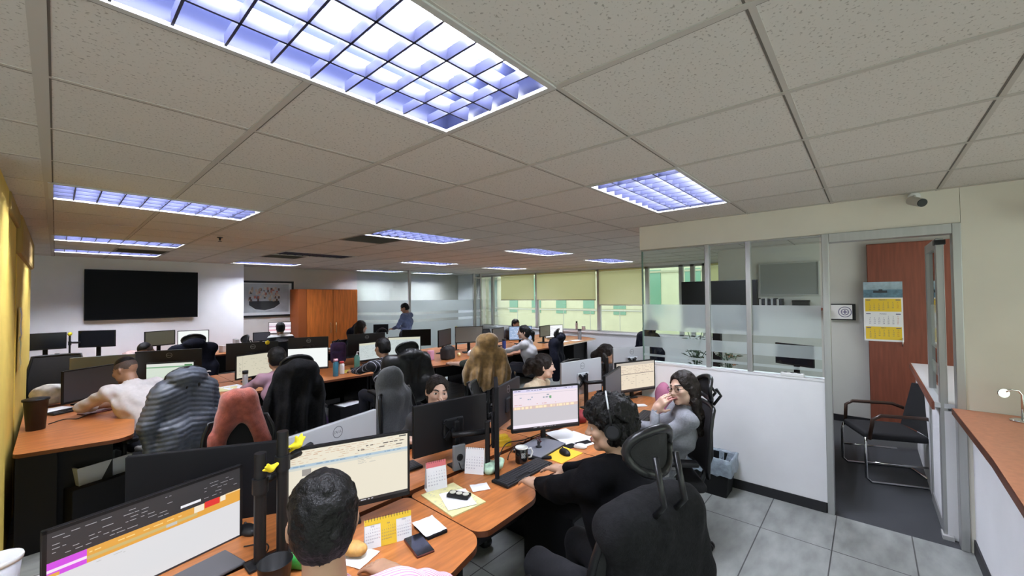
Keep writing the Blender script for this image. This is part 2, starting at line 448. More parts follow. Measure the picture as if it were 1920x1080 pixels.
for j in range(-5, 17):
    y = Y0+j*TS
    for s, e in clear_runs(XW, XE, []):
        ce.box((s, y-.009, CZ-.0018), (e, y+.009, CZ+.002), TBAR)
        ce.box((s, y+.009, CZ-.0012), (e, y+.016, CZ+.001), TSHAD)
struct('ceiling', ce)
sl = MB(); sl.quad([(XW,YS,CZ+.14),(XW,YN,CZ+.14),(XE,YN,CZ+.14),(XE,YS,CZ+.14)], GREYW); struct('ceiling', sl)

def wall(name, lo, hi, m, extra=None):
    w = MB(); w.box(lo, hi, m)
    return struct(name, w)
# north: the television wall stands proud of the wall behind it
wall('wall_north', (XW, 10.30, 0), (2.74, 11.0, CZ), WHITE)
wall('wall_north', (2.74, 10.85, 0), (XE+.1, 11.0, CZ), mat('warm_grey_wall_paint', (0.52, 0.50, 0.47), .8, noise=(3, .03)))
wall('wall_west', (XW-.1, .8, 0), (XW, 10.3, CZ), CREAM)
w = MB(); w.box((XW-.1, YS, 0), (XW, .8, .7), CREAM); w.box((XW-.1, YS, 2.5), (XW, .8, CZ), CREAM); struct('wall_west', w)
w = MB(); w.quad([(XW-.05, YS, .7), (XW-.05, .8, .7), (XW-.05, .8, 2.5), (XW-.05, YS, 2.5)], GLASSW)  # unseen window added to throw daylight onto the partition wall
for y in (YS+.03, -.7, .77): w.box((XW-.08, y-.02, .7), (XW-.01, y+.02, 2.5), ALUP)
struct('window_added', w)
w = MB(); w.box((XW, YS-.1, 0), (4.28, YS, .25), CREAM); w.box((XW, YS-.1, 2.5), (4.28, YS, CZ), CREAM); struct('wall_south', w)
w = MB(); w.quad([(XW, YS-.05, .25), (4.28, YS-.05, .25), (4.28, YS-.05, 2.5), (XW, YS-.05, 2.5)], GLASSW)  # unseen glazing, widened to the whole wall to daylight the ceiling
for x in (-3.15, -1.9, -.65, .6, 1.85, 3.1, 4.24): w.box((x-.02, YS-.08, .25), (x+.02, YS-.01, 2.5), ALUP)
struct('window_widened', w)
# partition towards the glazed meeting room: plane x = 4.28
PX = 4.28
wall('wall_east', (PX, -.50, 2.33), (PX+.12, 1.89, CZ), CREAM)
w = MB(); w.box((PX, YS, 0), (PX+.12, -.502, CZ), CREAM); struct('wall_east', w)
w = MB(); w.box((PX, .29, .085), (PX+.12, 1.89, 1.10), WHITE); w.box((PX-.006, .29, 1.09), (PX+.126, 1.89, 1.105), mat('white_sill', (.82,.82,.84), .4)); struct('wall_east', w)
w = MB(); w.box((PX-.008, .30, 0), (PX+.12, 1.89, .085), BLACKB); struct('baseboard_east', w)
# glazing on the low wall: frame with three panes, each pane with its frosted film bands
fr = MB()
for y in (1.21, .848): fr.box((PX+.03, y-.021, 1.105), (PX+.09, y+.021, 2.33), ALU, bev=.004)
fr.box((PX+.04, .29, 2.315), (PX+.08, 1.89, 2.33), ALU)
wf = struct('window_1', fr)
for (ya, yb) in ((.31, .827), (.869, 1.189), (1.231, 1.885)):
    p = MB()
    for z0, z1, mm in ((1.105,1.16,GLASS),(1.16,1.185,FROST),(1.185,1.262,GLASS),(1.262,1.375,FROST),(1.375,1.445,GLASS),(1.445,1.727,FROST),(1.727,2.315,GLASS)):
        p.quad([(PX+.06,ya,z0),(PX+.06,yb,z0),(PX+.06,yb,z1),(PX+.06,ya,z1)], mm)
    p.build('pane', wf)
e = MB(); e.box((PX+.045, 1.885, 1.105), (PX+.075, 1.893, 2.33), mat('glass_edge_green', (.16,.24,.20), .2)); e.build('pane_edge', wf)
# door frame and the open leaf
d = MB()
d.box((PX-.01, .245, 0), (PX+.10, .292, 2.33), ALU, bev=.004); d.box((PX-.01, -.502, 0), (PX+.10, -.456, 2.33), ALU, bev=.004)
d.box((PX-.01, -.456, 2.255), (PX+.10, .245, 2.33), ALU, bev=.004); struct('trim_1', d)
dr = MB(); L = .70
dr.box((0, -.022, .01), (.075, .022, 2.24), ALU, bev=.004); dr.box((L-.06, -.022, .01), (L, .022, 2.24), ALU, bev=.004)
dr.box((.075, -.02, .01), (L-.06, .02, .10), ALU); dr.box((.075, -.02, 2.17), (L-.06, .02, 2.24), ALU)
door = struct('door_1', dr); door.location = (PX+.13, -.405, 0); door.rotation_euler = (0, 0, math.radians(.4))
p = MB()
for z0, z1, mm in ((.10,1.16,GLASS),(1.16,1.26,FROST),(1.26,1.375,GLASS),(1.375,1.727,FROST),(1.727,2.17,GLASS)):
    p.quad([(.075,0,z0),(L-.06,0,z0),(L-.06,0,z1),(.075,0,z1)], mm)
p.build('pane', door)
h = MB(); h.box((-.03, -.03, 2.19), (.06, .03, 2.225), DKGREY); h.box((-.03,-.03,.0),(.08,.03,.03), ALUP); h.build('hinge', door)
h = MB(); h.tube([(L-.03,-.022,.95),(L-.03,-.055,.95),(L-.03,-.055,1.2),(L-.03,-.022,1.2)], .009, CHROME); h.build('door_handle', door)
# meeting room walls
wall('wall_meeting_room', (7.5, .02, 0), (7.6, 1.92, CZ), GREYW)
wall('wall_meeting_room', (7.5, YS, 0), (7.6, .02, CZ), GREYW)
w = MB(); w.box((7.485, .02, 0), (7.5, 1.92, .09), BLACKB); struct('baseboard_meeting_room', w)
# yellow wall to the west of the desks
w = MB(); w.box((-.75, 3.3, 0), (-.215, 4.36, CZ), YELLOW); w.box((-.75, 4.36, 0), (-.228, 5.45, 2.45), YELLOW); w.box((-.75, 5.45, 0), (-.222, 8.35, 2.23), YELLOW)
struct('wall_yellow', w)
w = MB(); w.box((-.75, 4.36, 2.45), (-.205, 5.45, CZ), YELLOWSH, bev=.01); w.box((-.75, 5.45, 2.23), (-.19, 8.2, CZ), YELLOWSH, bev=.03); struct('trim_2', w)
# west strip: raceway under the ceiling
# far glazed office (north-east corner)
GX, GY = 6.55, 9.62
fr = MB()
for (x, y) in ((GX, GY), (9.0, GY), (9.3, GY)): fr.box((x-.03, y-.03, 0), (x+.03, y+.03, CZ), ALUP)
fr.box((9.03, GY-.025, 2.42), (9.3, GY+.025, 2.47), ALUP); fr.box((9.06, GY-.02, 0), (9.1, GY+.02, 2.42), ALUP)
wf = struct('window_2', fr)
def office_pane(a, b):
    p = MB()
    for z0, z1, mm in ((0,1.12,FROST),(1.12,1.20,GLASS),(1.20,1.33,FROST),(1.33,1.41,GLASS),(1.41,1.74,FROST),(1.74,2.56,GLASS)):
        p.quad([(a[0],a[1],z0),(b[0],b[1],z0),(b[0],b[1],z1),(a[0],a[1],z1)], mm)
    p.build('pane', wf)
office_pane((GX, GY), (9.0, GY)); office_pane((9.1, GY), (9.3, GY)); office_pane((GX, GY), (5.65, 10.85)); office_pane((9.3, GY), (9.4, GY))
# east window wall with blinds, and what stands outside
SILL = .87
w = MB(); w.box((XE, YS, 0), (XE+.15, YN, SILL), WHITE); w.box((XE, YS, 2.52), (XE+.15, YN, CZ), WHITE)
w.box((XE-.05, YS, SILL-.02), (XE+.16, YN, SILL+.02), WHITE)
w.box((XE, 9.9, SILL), (XE+.15, YN, 2.52), WHITE); w.box((XE, YS, SILL), (XE+.15, -.8, 2.52), WHITE); struct('wall_window', w)
fr = MB()
MUL = [9.85, 9.2, 7.37, 5.31, 4.0, 3.2, 2.95, 2.7, 1.8, .8, -.78]
for y in MUL: fr.box((XE+.02, y-.045, SILL), (XE+.10, y+.045, 2.52), ALUP)
fr.box((XE+.02, -.8, 2.47), (XE+.10, 9.9, 2.52), ALUP); fr.box((XE+.02, -.8, SILL), (XE+.10, 9.9, SILL+.05), ALUP)
wf = struct('window_3', fr)
for ya, yb in zip(MUL[:-1], MUL[1:]):
    p = MB(); p.quad([(XE+.06,yb+.045,SILL+.05),(XE+.06,ya-.045,SILL+.05),(XE+.06,ya-.045,2.47),(XE+.06,yb+.045,2.47)], GLASSW); p.build('pane', wf)
# ================================================================== CEILING LIGHTS
TUBE = emit('lit_fluorescent_tube', (0.84, 0.88, 1.0), TUBE_E)
TUBEOFF = mat('unlit_fluorescent_tube', (.75,.75,.75), .3)
REFL = mat('blue_mirror_reflector', (.010,.012,.030), .35, 0.0, spec=.08)
LOUV = mat('mirror_louver', (.034,.037,.075), .35, 0.0, spec=.3)
fixnames = {(0,0):'large bright ceiling light, nearest of all, its four tubes glaring',
 (4,0):'lit ceiling light with louvers hanging before the glazed meeting room',
 (0,5):'louvered ceiling light beside the yellow wall, nearer of the two there',
 (4,5):'lit ceiling light next to a dark return grille in mid ceiling',
 (8,5):'lit ceiling light over the middle desks, nearer the windows',
 (12,5):'lit ceiling light closest to the window blinds, above the navy chair',
 (0,10):'ceiling light far along the yellow wall, before the wall television',
 (4,10):'unlit brownish ceiling light before the picture wall',
 (8,10):'lit ceiling light in front of the far glazed office',
 (12,10):'lit ceiling light at the window end near the far glazed office',
 (0,13):'ceiling light right above the wall television',
 (4,14):'added ceiling light above the framed picture of a boat, lighting the wall',  # added to light the far wall
 (9,15):'small bright ceiling light above the orange wardrobe',
 (-4,0):'unseen ceiling light added behind the camera to light the room',  # added out of view, lights the room from behind
 (12,15):'ceiling light inside the far glazed office',
 (8,0):'added ceiling light brightening the glazed meeting room from inside'}  # added to brighten the grey walls behind the glass
def fixture(i, j, lit):
    x, y = X0+i*TS, Y0+j*TS
    LX, LY = 2*TS, TS
    t = thing('ceiling_light', fixnames[(i, j)], 'ceiling light', (x, y, CZ), 0, 'louvered ceiling lights')
    h = MB(); D = .11
    # housing: four sides and a back
    h.quad([(0,0,D),(0,LY,D),(LX,LY,D),(LX,0,D)], REFL)
    h.quad([(0,0,0),(0,0,D),(LX,0,D),(LX,0,0)], REFL); h.quad([(0,LY,0),(LX,LY,0),(LX,LY,D),(0,LY,D)], REFL)
    h.quad([(0,0,0),(0,LY,0),(0,LY,D),(0,0,D)], REFL); h.quad([(LX,0,0),(LX,0,D),(LX,LY,D),(LX,LY,0)], REFL)
    h.build('housing', t)
    f = MB()
    for a, b in (((0,0,-.008),(LX,.022,.004)),((0,LY-.022,-.008),(LX,LY,.004)),((0,.022,-.008),(.022,LY-.022,.004)),((LX-.022,.022,-.008),(LX,LY-.022,.004))): f.box(a, b, ALUP)
    f.build('frame', t)
    pit = (LY-.05)/4
    for k in range(4):
        b = MB(); yy = .025+pit*(k+.5)
        b.cyl((.05, yy, .068), (LX-.05, yy, .068), .014, TUBE if lit else TUBEOFF, n=6); b.build('tube', t)
    g = MB()
    for k in range(1, 4):     # lengthwise wedge reflectors
        yy = .025+pit*k
        g.add([(.025,yy-.004,-.002),(LX-.025,yy-.004,-.002),(LX-.025,yy-.013,.05),(.025,yy-.013,.05)], [(0,1,2,3)], LOUV)
        g.add([(.025,yy+.004,-.002),(LX-.025,yy+.004,-.002),(LX-.025,yy+.013,.05),(.025,yy+.013,.05)], [(3,2,1,0)], LOUV)
        g.add([(.025,yy-.004,-.002),(LX-.025,yy-.004,-.002),(LX-.025,yy+.004,-.002),(.025,yy+.004,-.002)], [(3,2,1,0)], LOUV)
    for k in range(1, 10):    # cross blades
        xx = LX*k/10
        g.box((xx-.0035, .022, -.002), (xx+.0035, LY-.022, .034), LOUV)
    g.build('louver', t)
for a in FIX: fixture(*a)
for (i, j), lab in zip(VENTS, ('dark square return grille beside the lit ceiling light','dark square return grille nearest the wall television','brown square return grille before the picture wall')):
    x, y = X0+i*TS, Y0+j*TS
    t = thing('ceiling_vent', lab, 'vent', (x, y, CZ), 0)
    v = MB(); v.quad([(0,0,.05),(0,TS,.05),(TS,TS,.05),(TS,0,.05)], BLACKM); v.build('backing', t)
    v = MB()
    for a, b in (((0,0,-.006),(TS,.03,.05)),((0,TS-.03,-.006),(TS,TS,.05)),((0,.03,-.006),(.03,TS-.03,.05)),((TS-.03,.03,-.006),(TS,TS-.03,.05))): v.box(a, b, mat('brown_grey_metal', (.16,.14,.12), .6))
    v.build('frame', t)
    v = MB()
    for k in range(14):
        yy = .05+k*.038; v.add([(.03,yy,-.004),(TS-.03,yy,-.004),(TS-.03,yy+.02,.03),(.03,yy+.02,.03)], [(0,1,2,3)], MATS['brown_grey_metal'])
    v.build('slats', t)
# small ceiling pieces
t = thing('sprinkler', 'small dark sprinkler head hanging from the ceiling', 'sprinkler', (1.32, 5.91, CZ))
s = MB(); s.lathe([(.03,0),(.03,-.006),(.012,-.01),(.01,-.03),(.004,-.04)], DKGREY); s.build('body', t); s = MB(); s.lathe([(.0,-.045),(.02,-.046),(.02,-.05),(0,-.051)], DKGREY); s.build('deflector', t)
t = thing('security_camera', 'small white security camera with black lens above the door', 'camera', (4.20, -.27, 2.50))
s = MB(); s.cyl((.075,0,.055),(.0,0,.03),.012,WPLAST); s.cyl((.08,0,.06),(.066,0,.05),.035,WPLAST); s.build('bracket', t)
s = MB(); s.cyl((.03,.02,.02),(-.06,-.03,-.02),.032,mat('grey_white_plastic',(.6,.58,.53),.5)); s.build('body', t)
s = MB(); s.cyl((-.055,-.028,-.018),(-.066,-.034,-.023),.029,BLACK); s.build('lens', t)
t = thing('wall_speaker', 'small grey box fixed high in the corner over the counter', 'speaker', (4.2, -.95, 2.36))
s = MB(); s.box((-.07,-.12,-.06),(.08,.08,.06),mat('grey_green_plastic',(.22,.25,.25),.5),bev=.02); s.build('body', t); s = MB(); s.box((-.075,-.10,-.05),(-.07,.06,.05),DKGREY); s.build('grille', t)

# ================================================================== WINDOW BLINDS AND OUTSIDE
BLIND = mat('beige_roller_fabric', (.70,.66,.46), .9, noise=(60,.06,(1,1,4)))
_nt = BLIND.node_tree; _b = _nt.nodes['Principled BSDF']
_tl = _nt.nodes.new('ShaderNodeBsdfTranslucent'); _tl.inputs[0].default_value = (.95,.89,.60,1)
_mx = _nt.nodes.new('ShaderNodeMixShader'); _mx.inputs[0].default_value = .72
_o = _nt.nodes['Material Output']; _nt.links.new(_b.outputs[0], _mx.inputs[1]); _nt.links.new(_tl.outputs[0], _mx.inputs[2]); _nt.links.new(_mx.outputs[0], _o.inputs[0])
for (ya, yb, zb, lab) in ((8.75,7.42,1.73,'beige roller blind next to the far glazed office'),(7.32,5.36,1.73,'wide beige roller blind in the middle of the window wall'),(5.26,4.05,1.60,'beige roller blind pulled lowest, next to the meeting room glass'),(2.65,1.85,1.55,'pale green roller blind seen through the meeting room glass')):
    t = thing('roller_blind', lab, 'blind', (XE, (ya+yb)/2, 2.5), 0, 'roller blinds on the window wall')
    h = (ya-yb)/2
    s = MB(); n = 6
    for k in range(n):
        y0, y1 = -h+2*h*k/n, -h+2*h*(k+1)/n
        s.quad([(-.03-.002*(k%2),y0,zb-2.5),(-.03-.002*((k+1)%2),y1,zb-2.5),(-.03-.002*((k+1)%2),y1,-.05),(-.03-.002*(k%2),y0,-.05)], BLIND)
    s.build('fabric', t)
    s = MB(); s.cyl((-.03,-h,-.025),(-.03,h,-.025),.022,BLIND); s.build('roller', t)
    s = MB(); s.box((-.04,-h,zb-2.525),(-.02,h,zb-2.5),mat('blind_rail',(.5,.47,.36),.6)); s.build('bottom_rail', t)
FAC = mat('cream_render', (.56,.55,.43), .9, noise=(2,.05)); GWIN = mat('green_tinted_glazing', (.16,.32,.25), .15)
t = thing('building', 'cream building with green windows across the street', 'building', (17.0, 5.0, 0))
s = MB(); s.box((0,-16,-6),(3,14,7),FAC)
for z in (1.55, 3.2, -.6): s.box((-.06,-16,z-.42),(0,14,z-.34),mat('cream_ledge',(.40,.39,.31),.9))
s.build('wall', t)
for k in range(-10, 9):
    s = MB(); s.box((-.03,k*1.6,.95),(.02,k*1.6+.6,2.9),GWIN); s.build('window', t)
t = thing('railing', 'thin grey terrace railing outside the windows', 'railing', (12.2, 5.0, 0.2))
s = MB()
for z in (1.12,): s.cyl((0,-9,z),(0,6,z),.02,ALUP,n=8)
s.build('rail', t)
for k in range(-8, 6):
    s = MB(); s.cyl((0,k*1.1,0),(0,k*1.1,1.12),.014,ALUP,n=6); s.build('post', t)
t = tag(MB().box((9.6,-12,-.1),(17,20,.2),mat('terrace_concrete',(.42,.41,.35),.9,noise=(1,.06))).build('terrace'), 'pale terrace slab outside the windows', 'terrace'); t['kind'] = 'structure'
# ================================================================== DESKS
def rounded(poly, r=.04, n=4):
    out = []; N = len(poly)
    for i in range(N):
        p0, p, p1 = Vector(poly[i-1]), Vector(poly[i]), Vector(poly[(i+1) % N])
        a, b = (p0-p), (p1-p); q = min(r, .45*a.length, .45*b.length)
        a = p+a.normalized()*q; b = p+b.normalized()*q
        for k in range(n+1):
            t = k/n; out.append(tuple((1-t)**2*a+2*t*(1-t)*p+t*t*b))
    return out
def desk(label, poly, panels, z=.75, th=.028, r=.05, group=None, top=None, edge=None):
    cx = sum(p[0] for p in poly)/len(poly); cyy = sum(p[1] for p in poly)/len(poly)
    t = thing('desk', label, 'desk', (cx, cyy, 0), 0, group)
    P = rounded([(x-cx, y-cyy) for x, y in poly], r)
    mb = MB(); n = len(P)
    mb.add([(x, y, z) for x, y in P], [list(range(n))], top or LAM); mb.add([(x, y, z-th) for x, y in P], [list(range(n))[::-1]], edge or LAMD)
    mb.add([(x, y, z-th) for x, y in P]+[(x, y, z) for x, y in P], [(i, (i+1) % n, n+(i+1) % n, n+i) for i in range(n)], edge or LAMD)
    mb.build('tabletop', t)
    for nm, lo, hi in panels:
        q = MB(); q.box((lo[0]-cx, lo[1]-cyy, lo[2]), (hi[0]-cx, hi[1]-cyy, hi[2]), CARCASS); q.build(nm, t)
    return t
def pan(x0, x1, y, ys, z0=.08):
    """modesty panel along y and two side panels running to ys"""
    a, b = sorted((y, ys))
    return [('modesty_panel', (x0+.04, y-.01, z0+.2), (x1-.04, y+.01, .72)), ('side_panel', (x0+.01, a, 0), (x0+.035, b, .72)), ('side_panel', (x1-.035, a, 0), (x1-.01, b, .72))]
G1 = 'cherry desks of the front bank'; G2 = 'cherry desks of the middle bank'; G3 = 'desks along the television wall'
desk('cherry desk with desk calendar and bun in front of man in pink stripes', [(1.278,1.90),(-.35,1.90),(-.35,1.28),(.10,1.28),(.22,1.45),(.70,1.45),(.80,1.28),(1.0,1.235),(1.22,1.29),(1.278,1.36)], pan(-.35,1.278,1.86,1.5), group=G1)
desk('cherry desk with yellow notepad and mug under the typing young man', [(2.407,1.90),(1.284,1.90),(1.284,1.38),(1.33,1.335),(1.70,1.355),(1.77,1.40),(1.81,1.47),(2.05,1.47),(2.12,1.36),(2.407,1.34)], pan(1.284,2.407,1.86,1.5), group=G1)
desk('cherry desk in front of woman in grey sweater', [(4.2,1.90),(2.413,1.90),(2.413,1.28),(2.5,1.20),(2.85,1.20),(2.95,1.33),(3.05,1.45),(3.75,1.45),(3.85,1.32),(4.2,1.30)], pan(2.413,4.2,1.86,1.5), group=G1)
for x0, x1, lab in ((-.35,1.278,'cherry desk behind the large spreadsheet screen, facing the red towel chair'),(1.284,2.407,'cherry desk carrying the black-backed monitor of woman beside grey hoodie'),(2.413,3.62,'cherry desk of woman with ponytail in beige top'),(3.626,5.05,'cherry desk reaching past the end of the low white wall')):
    desk(lab, [(x0,1.94),(x1,1.94),(x1,2.46),(x0,2.46)], pan(x0,x1,1.97,2.4), r=.03, group=G1)
desk('cherry desk with wing against the yellow wall', [(-.19,6.28),(-.19,4.50),(.34,4.38),(.43,4.46),(.50,5.15),(.62,5.37),(1.535,5.37),(1.535,6.28)], [('side_panel',(-.18,4.56,0),(.02,4.58,.72)),('modesty_panel',(-.1,6.22,.1),(1.5,6.24,.72)),('side_panel',(1.49,5.5,0),(1.515,6.2,.72)),('side_panel',(-.18,4.6,0),(-.155,6.2,.72)),('pedestal',(.0,4.62,.0),(.32,5.1,.70))], group=G2)
desk('cherry desk behind chair with long black jacket', [(1.54,6.28),(1.54,5.37),(3.05,5.31),(3.05,6.28)], pan(1.54,3.05,6.2,5.5), group=G2)
desk('cherry desk behind chair with black leather jacket', [(3.056,6.28),(3.056,5.31),(4.25,5.05),(4.25,6.28)], pan(3.056,4.25,6.2,5.5), group=G2)
desk('cherry desk behind chair with golden hooded jacket', [(4.256,6.28),(4.256,5.04),(5.70,5.0),(5.70,6.28)], pan(4.256,5.70,6.2,5.5), group=G2)
desk('cherry desk of woman in light grey top', [(5.706,6.28),(5.706,5.05),(7.05,5.05),(7.05,6.28)], pan(5.706,7.05,6.2,5.5), group=G2)
desk('pale-edged desk with white chart screen by the window sill', [(7.056,6.28),(7.056,5.02),(9.0,5.15),(9.2,5.5),(9.2,6.28)], [('modesty_panel',(7.1,6.2,.1),(9.1,6.22,.72)),('side_panel',(8.7,5.25,0),(8.73,6.2,.72)),('pedestal',(8.2,5.3,0),(8.68,5.9,.70))], group=G2, edge=mat('pale_beige_edge',(.55,.45,.36),.5))
for x0, x1, lab in ((-.19,1.535,'far-side cherry desk opposite man in white shirt'),(1.54,3.05,'far-side cherry desk carrying two black-backed monitors'),(3.056,4.25,'far-side cherry desk of woman with dark hair by the orange wardrobe'),(4.256,5.70,'far-side cherry desk in front of standing man'),(5.706,7.05,'far-side cherry desk below the far glazed office'),(7.056,9.2,'far-side cherry desk in the window corner')):
    desk(lab, [(x0,6.30),(x1,6.30),(x1,6.98),(x0,6.98)], pan(x0,x1,6.34,6.9), r=.03, group=G2)
desk('desk under the wall television, next to the yellow wall', [(-.2,9.5),(1.2,9.5),(1.2,10.25),(-.2,10.25)], pan(-.2,1.2,10.2,9.6), group=G3)
desk('desk under the wall television at its other side, by the picture', [(1.206,9.5),(2.7,9.5),(2.7,10.25),(1.206,10.25)], pan(1.206,2.7,10.2,9.6), group=G3)
desk('small desk of man in striped jersey below the framed picture', [(2.9,10.0),(3.8,10.0),(3.8,10.75),(2.9,10.75)], pan(2.9,3.8,10.7,10.1), group=G3)
desk('side table holding papers in front of the orange wardrobe', [(3.35,7.75),(3.85,7.75),(3.85,8.2),(3.35,8.2)], pan(3.35,3.85,8.1,7.8), z=.80)
desk('small desk with raised laptop in front of standing man', [(5.3,9.0),(6.0,9.2),(5.75,9.85),(5.1,9.6)], [('modesty_panel',(5.3,9.4,.0),(5.7,9.45,.72))])
desk('desk seen through meeting room glass, with orchids and black monitor', [(4.75,.35),(6.1,.35),(6.1,1.75),(4.75,1.75)], [('modesty_panel',(5.9,.5,0),(5.92,1.6,.72)),('side_panel',(4.8,.45,0),(4.83,1.6,.72))], top=REDBR)

# ================================================================== MONITORS
def ui_lines(mb, x0, x1, z0, z1, rows, col, dens=.6, seed=1, y=-.0008, hh=.55):
    rr = random.Random(seed); dz = (z1-z0)/rows
    for r in range(rows):
        x = x0
        while x < x1:
            w = rr.uniform(.006, .03)
            if rr.random() < dens and x+w < x1:
                zc = z0+dz*(r+.5)
                mb.quad([(x,y,zc-dz*hh/2),(x+w,y,zc-dz*hh/2),(x+w,y,zc+dz*hh/2),(x,y,zc+dz*hh/2)], col)
            x += w+rr.uniform(.003, .014)
def screen_mesh(w, h, kind, seed=0):
    """the lit face of a screen, lying in the plane y = 0, looking towards -y"""
    s = MB(); W2, H2 = w/2, h/2
    lay = [0]
    def R(u0, v0, u1, v1, m):
        lay[0] += 1; y = -.00012*lay[0]
        s.quad([(-W2+u0*w,y,-H2+v0*h),(-W2+u1*w,y,-H2+v0*h),(-W2+u1*w,y,-H2+v1*h),(-W2+u0*w,y,-H2+v1*h)], m)
    def Lr(u0, v0, u1, v1, rows, m, dens=.6, sd=1, hh=.5):
        lay[0] += 1; ui_lines(s, -W2+u0*w, -W2+u1*w, -H2+v0*h, -H2+v1*h, rows, m, dens, sd+seed, -.00012*lay[0], hh)
    if kind == 'sheet_dark':
        R(0,0,1,1,scr(215,215,218)); R(0,.0,1,.075,scr(30,30,38)); R(0,.70,1,1,scr(34,34,38)); R(0,.55,1,.70,scr(222,160,60))
        R(.0,.55,.16,.70,scr(205,70,220)); R(.0,.60,.16,.63,scr(240,220,240)); R(0,.55,.05,.585,scr(225,165,70))
        R(.16,.585,.72,.62,scr(200,175,110)); R(.70,.62,.76,.70,scr(235,225,205)); R(.765,.63,.86,.71,scr(220,40,35)); R(.865,.64,.90,.71,scr(235,225,205))
        R(.62,.745,.74,.775,scr(230,230,235)); Lr(.02,.73,.60,.97,6,scr(160,160,165),.45,3,.18); Lr(.76,.74,.98,.95,5,scr(150,150,155),.6,5,.16)
        Lr(.17,.645,.66,.67,1,scr(240,205,130),.7,8); R(.54,.58,.60,.615,scr(190,190,185)); Lr(.2,.50,.34,.53,2,scr(190,190,190),.5,9); Lr(.35,.012,.98,.06,2,scr(150,150,160),.5,11,.2)
        R(.90,.70,1,.715,scr(235,205,150))
    elif kind == 'sheet_cream':
        R(0,0,1,1,scr(226,219,200)); R(0,.0,1,.045,scr(28,26,28)); R(0,.735,1,.775,scr(168,190,205)); R(0,.70,1,.735,scr(205,208,200))
        Lr(.02,.79,.98,.985,6,scr(200,170,140),.5,1,.22); Lr(.55,.82,.97,.93,2,scr(95,85,80),.45,4,.3); Lr(.05,.9,.5,.98,3,scr(190,140,110),.4,6,.2)
        Lr(.03,.742,.97,.77,1,scr(120,150,175),.7,7); R(.10,.60,.17,.70,scr(150,145,140)); Lr(.2,.60,.33,.70,3,scr(170,165,155),.6,9,.2); Lr(.55,.62,.74,.73,4,scr(160,160,160),.7,12,.2)
        R(.92,.965,.985,.985,scr(60,60,60)); R(.12,.055,.7,.06,scr(200,195,185)); Lr(.3,.008,.7,.038,1,scr(190,190,200),.8,14,.5)
    elif kind == 'sheet_lilac':
        R(0,0,1,1,scr(196,192,198)); R(0,0,1,.04,scr(40,32,40)); R(0,.04,1,.12,scr(236,228,240)); R(0,.58,1,1,scr(232,218,226)); R(0,.50,1,.58,scr(216,190,180)); R(0,.93,1,1,scr(212,206,232))
        Lr(.02,.95,.98,.985,1,scr(110,110,140),.75,2,.4); Lr(.1,.72,.32,.82,2,scr(150,165,185),.6,4,.5); Lr(.45,.74,.62,.86,2,scr(140,150,165),.6,6,.5); R(.55,.73,.58,.80,scr(110,165,120)); Lr(.02,.505,.98,.575,1,scr(246,226,190),.8,8,.8)
        Lr(.02,.60,.97,.64,1,scr(200,130,120),.5,10,.3); R(.02,.88,.98,.885,scr(150,150,170)); Lr(.3,.008,.7,.03,1,scr(170,170,180),.8,3,.5)
    elif kind == 'table_cream':
        R(0,0,1,1,scr(226,212,190)); R(0,.9,1,1,scr(190,180,168)); Lr(.03,.60,.97,.88,5,scr(170,140,130),.6,2,.2); Lr(.05,.2,.95,.55,5,scr(180,165,150),.25,5,.2); R(.02,.58,.98,.60,scr(120,105,100)); R(.0,.0,1,.05,scr(60,50,48))
        R(.50,.1,.504,.55,scr(150,140,130))
    elif kind == 'doc_beige':
        R(0,0,1,1,scr(205,200,180)); Lr(.18,.2,.9,.85,8,scr(150,150,130),.3,2,.15); Lr(.06,.15,.12,.7,9,scr(70,70,70),.7,5,.2); R(.14,.02,.145,.98,scr(170,165,150)); R(.82,.40,.88,.52,scr(110,105,100)); R(.83,.42,.87,.50,scr(215,210,190))
    elif kind == 'green_page':
        R(0,0,1,1,scr(206,218,205)); R(0,.86,1,1,scr(216,220,214)); R(0,.80,1,.86,scr(120,165,130)); R(.80,.86,.97,.92,scr(60,120,70)); Lr(.7,.2,.9,.7,6,scr(120,130,120),.3,3,.2)
    elif kind == 'white': 
        R(0,0,1,1,scr(236,240,238)); R(0,0,1,.03,scr(120,120,120))
    elif kind == 'grey_page':
        R(0,0,1,1,scr(190,200,200)); R(0,.88,1,1,scr(205,205,185)); Lr(.04,.1,.96,.84,12,scr(160,172,172),.5,3,.3)
    elif kind == 'blue_chart':
        R(0,0,1,1,scr(150,172,205)); Lr(.05,.1,.95,.9,7,scr(205,215,235),.6,2,.4)
    elif kind == 'white_chart':
        R(0,0,1,1,scr(238,240,242)); Lr(.1,.15,.9,.85,7,scr(195,190,205),.4,2,.3)
    elif kind == 'pink_chart':
        R(0,0,1,1,scr(238,230,236)); R(0,.55,1,.7,scr(200,170,190)); R(0,.2,1,.35,scr(225,170,185)); R(0,.75,1,.8,scr(190,180,200))
    elif kind == 'olive': R(0,0,1,1,mat('olive_grey_screen_glare',(.13,.125,.085),.35))
    elif kind == 'slate': R(0,0,1,1,mat('slate_screen_off',(.062,.064,.078),.42))
    elif kind == 'slateblue': R(0,0,1,1,mat('blue_grey_screen_off',(.06,.07,.10),.35))
    elif kind == 'greyoff': R(0,0,1,1,mat('grey_screen_glare',(.17,.17,.15),.4))
    else: R(0,0,1,1,mat('black_screen_off',(.008,.009,.014),.18))
    return s
DELLM = mat('emblem_grey', (.42,.42,.45), .3, .6)
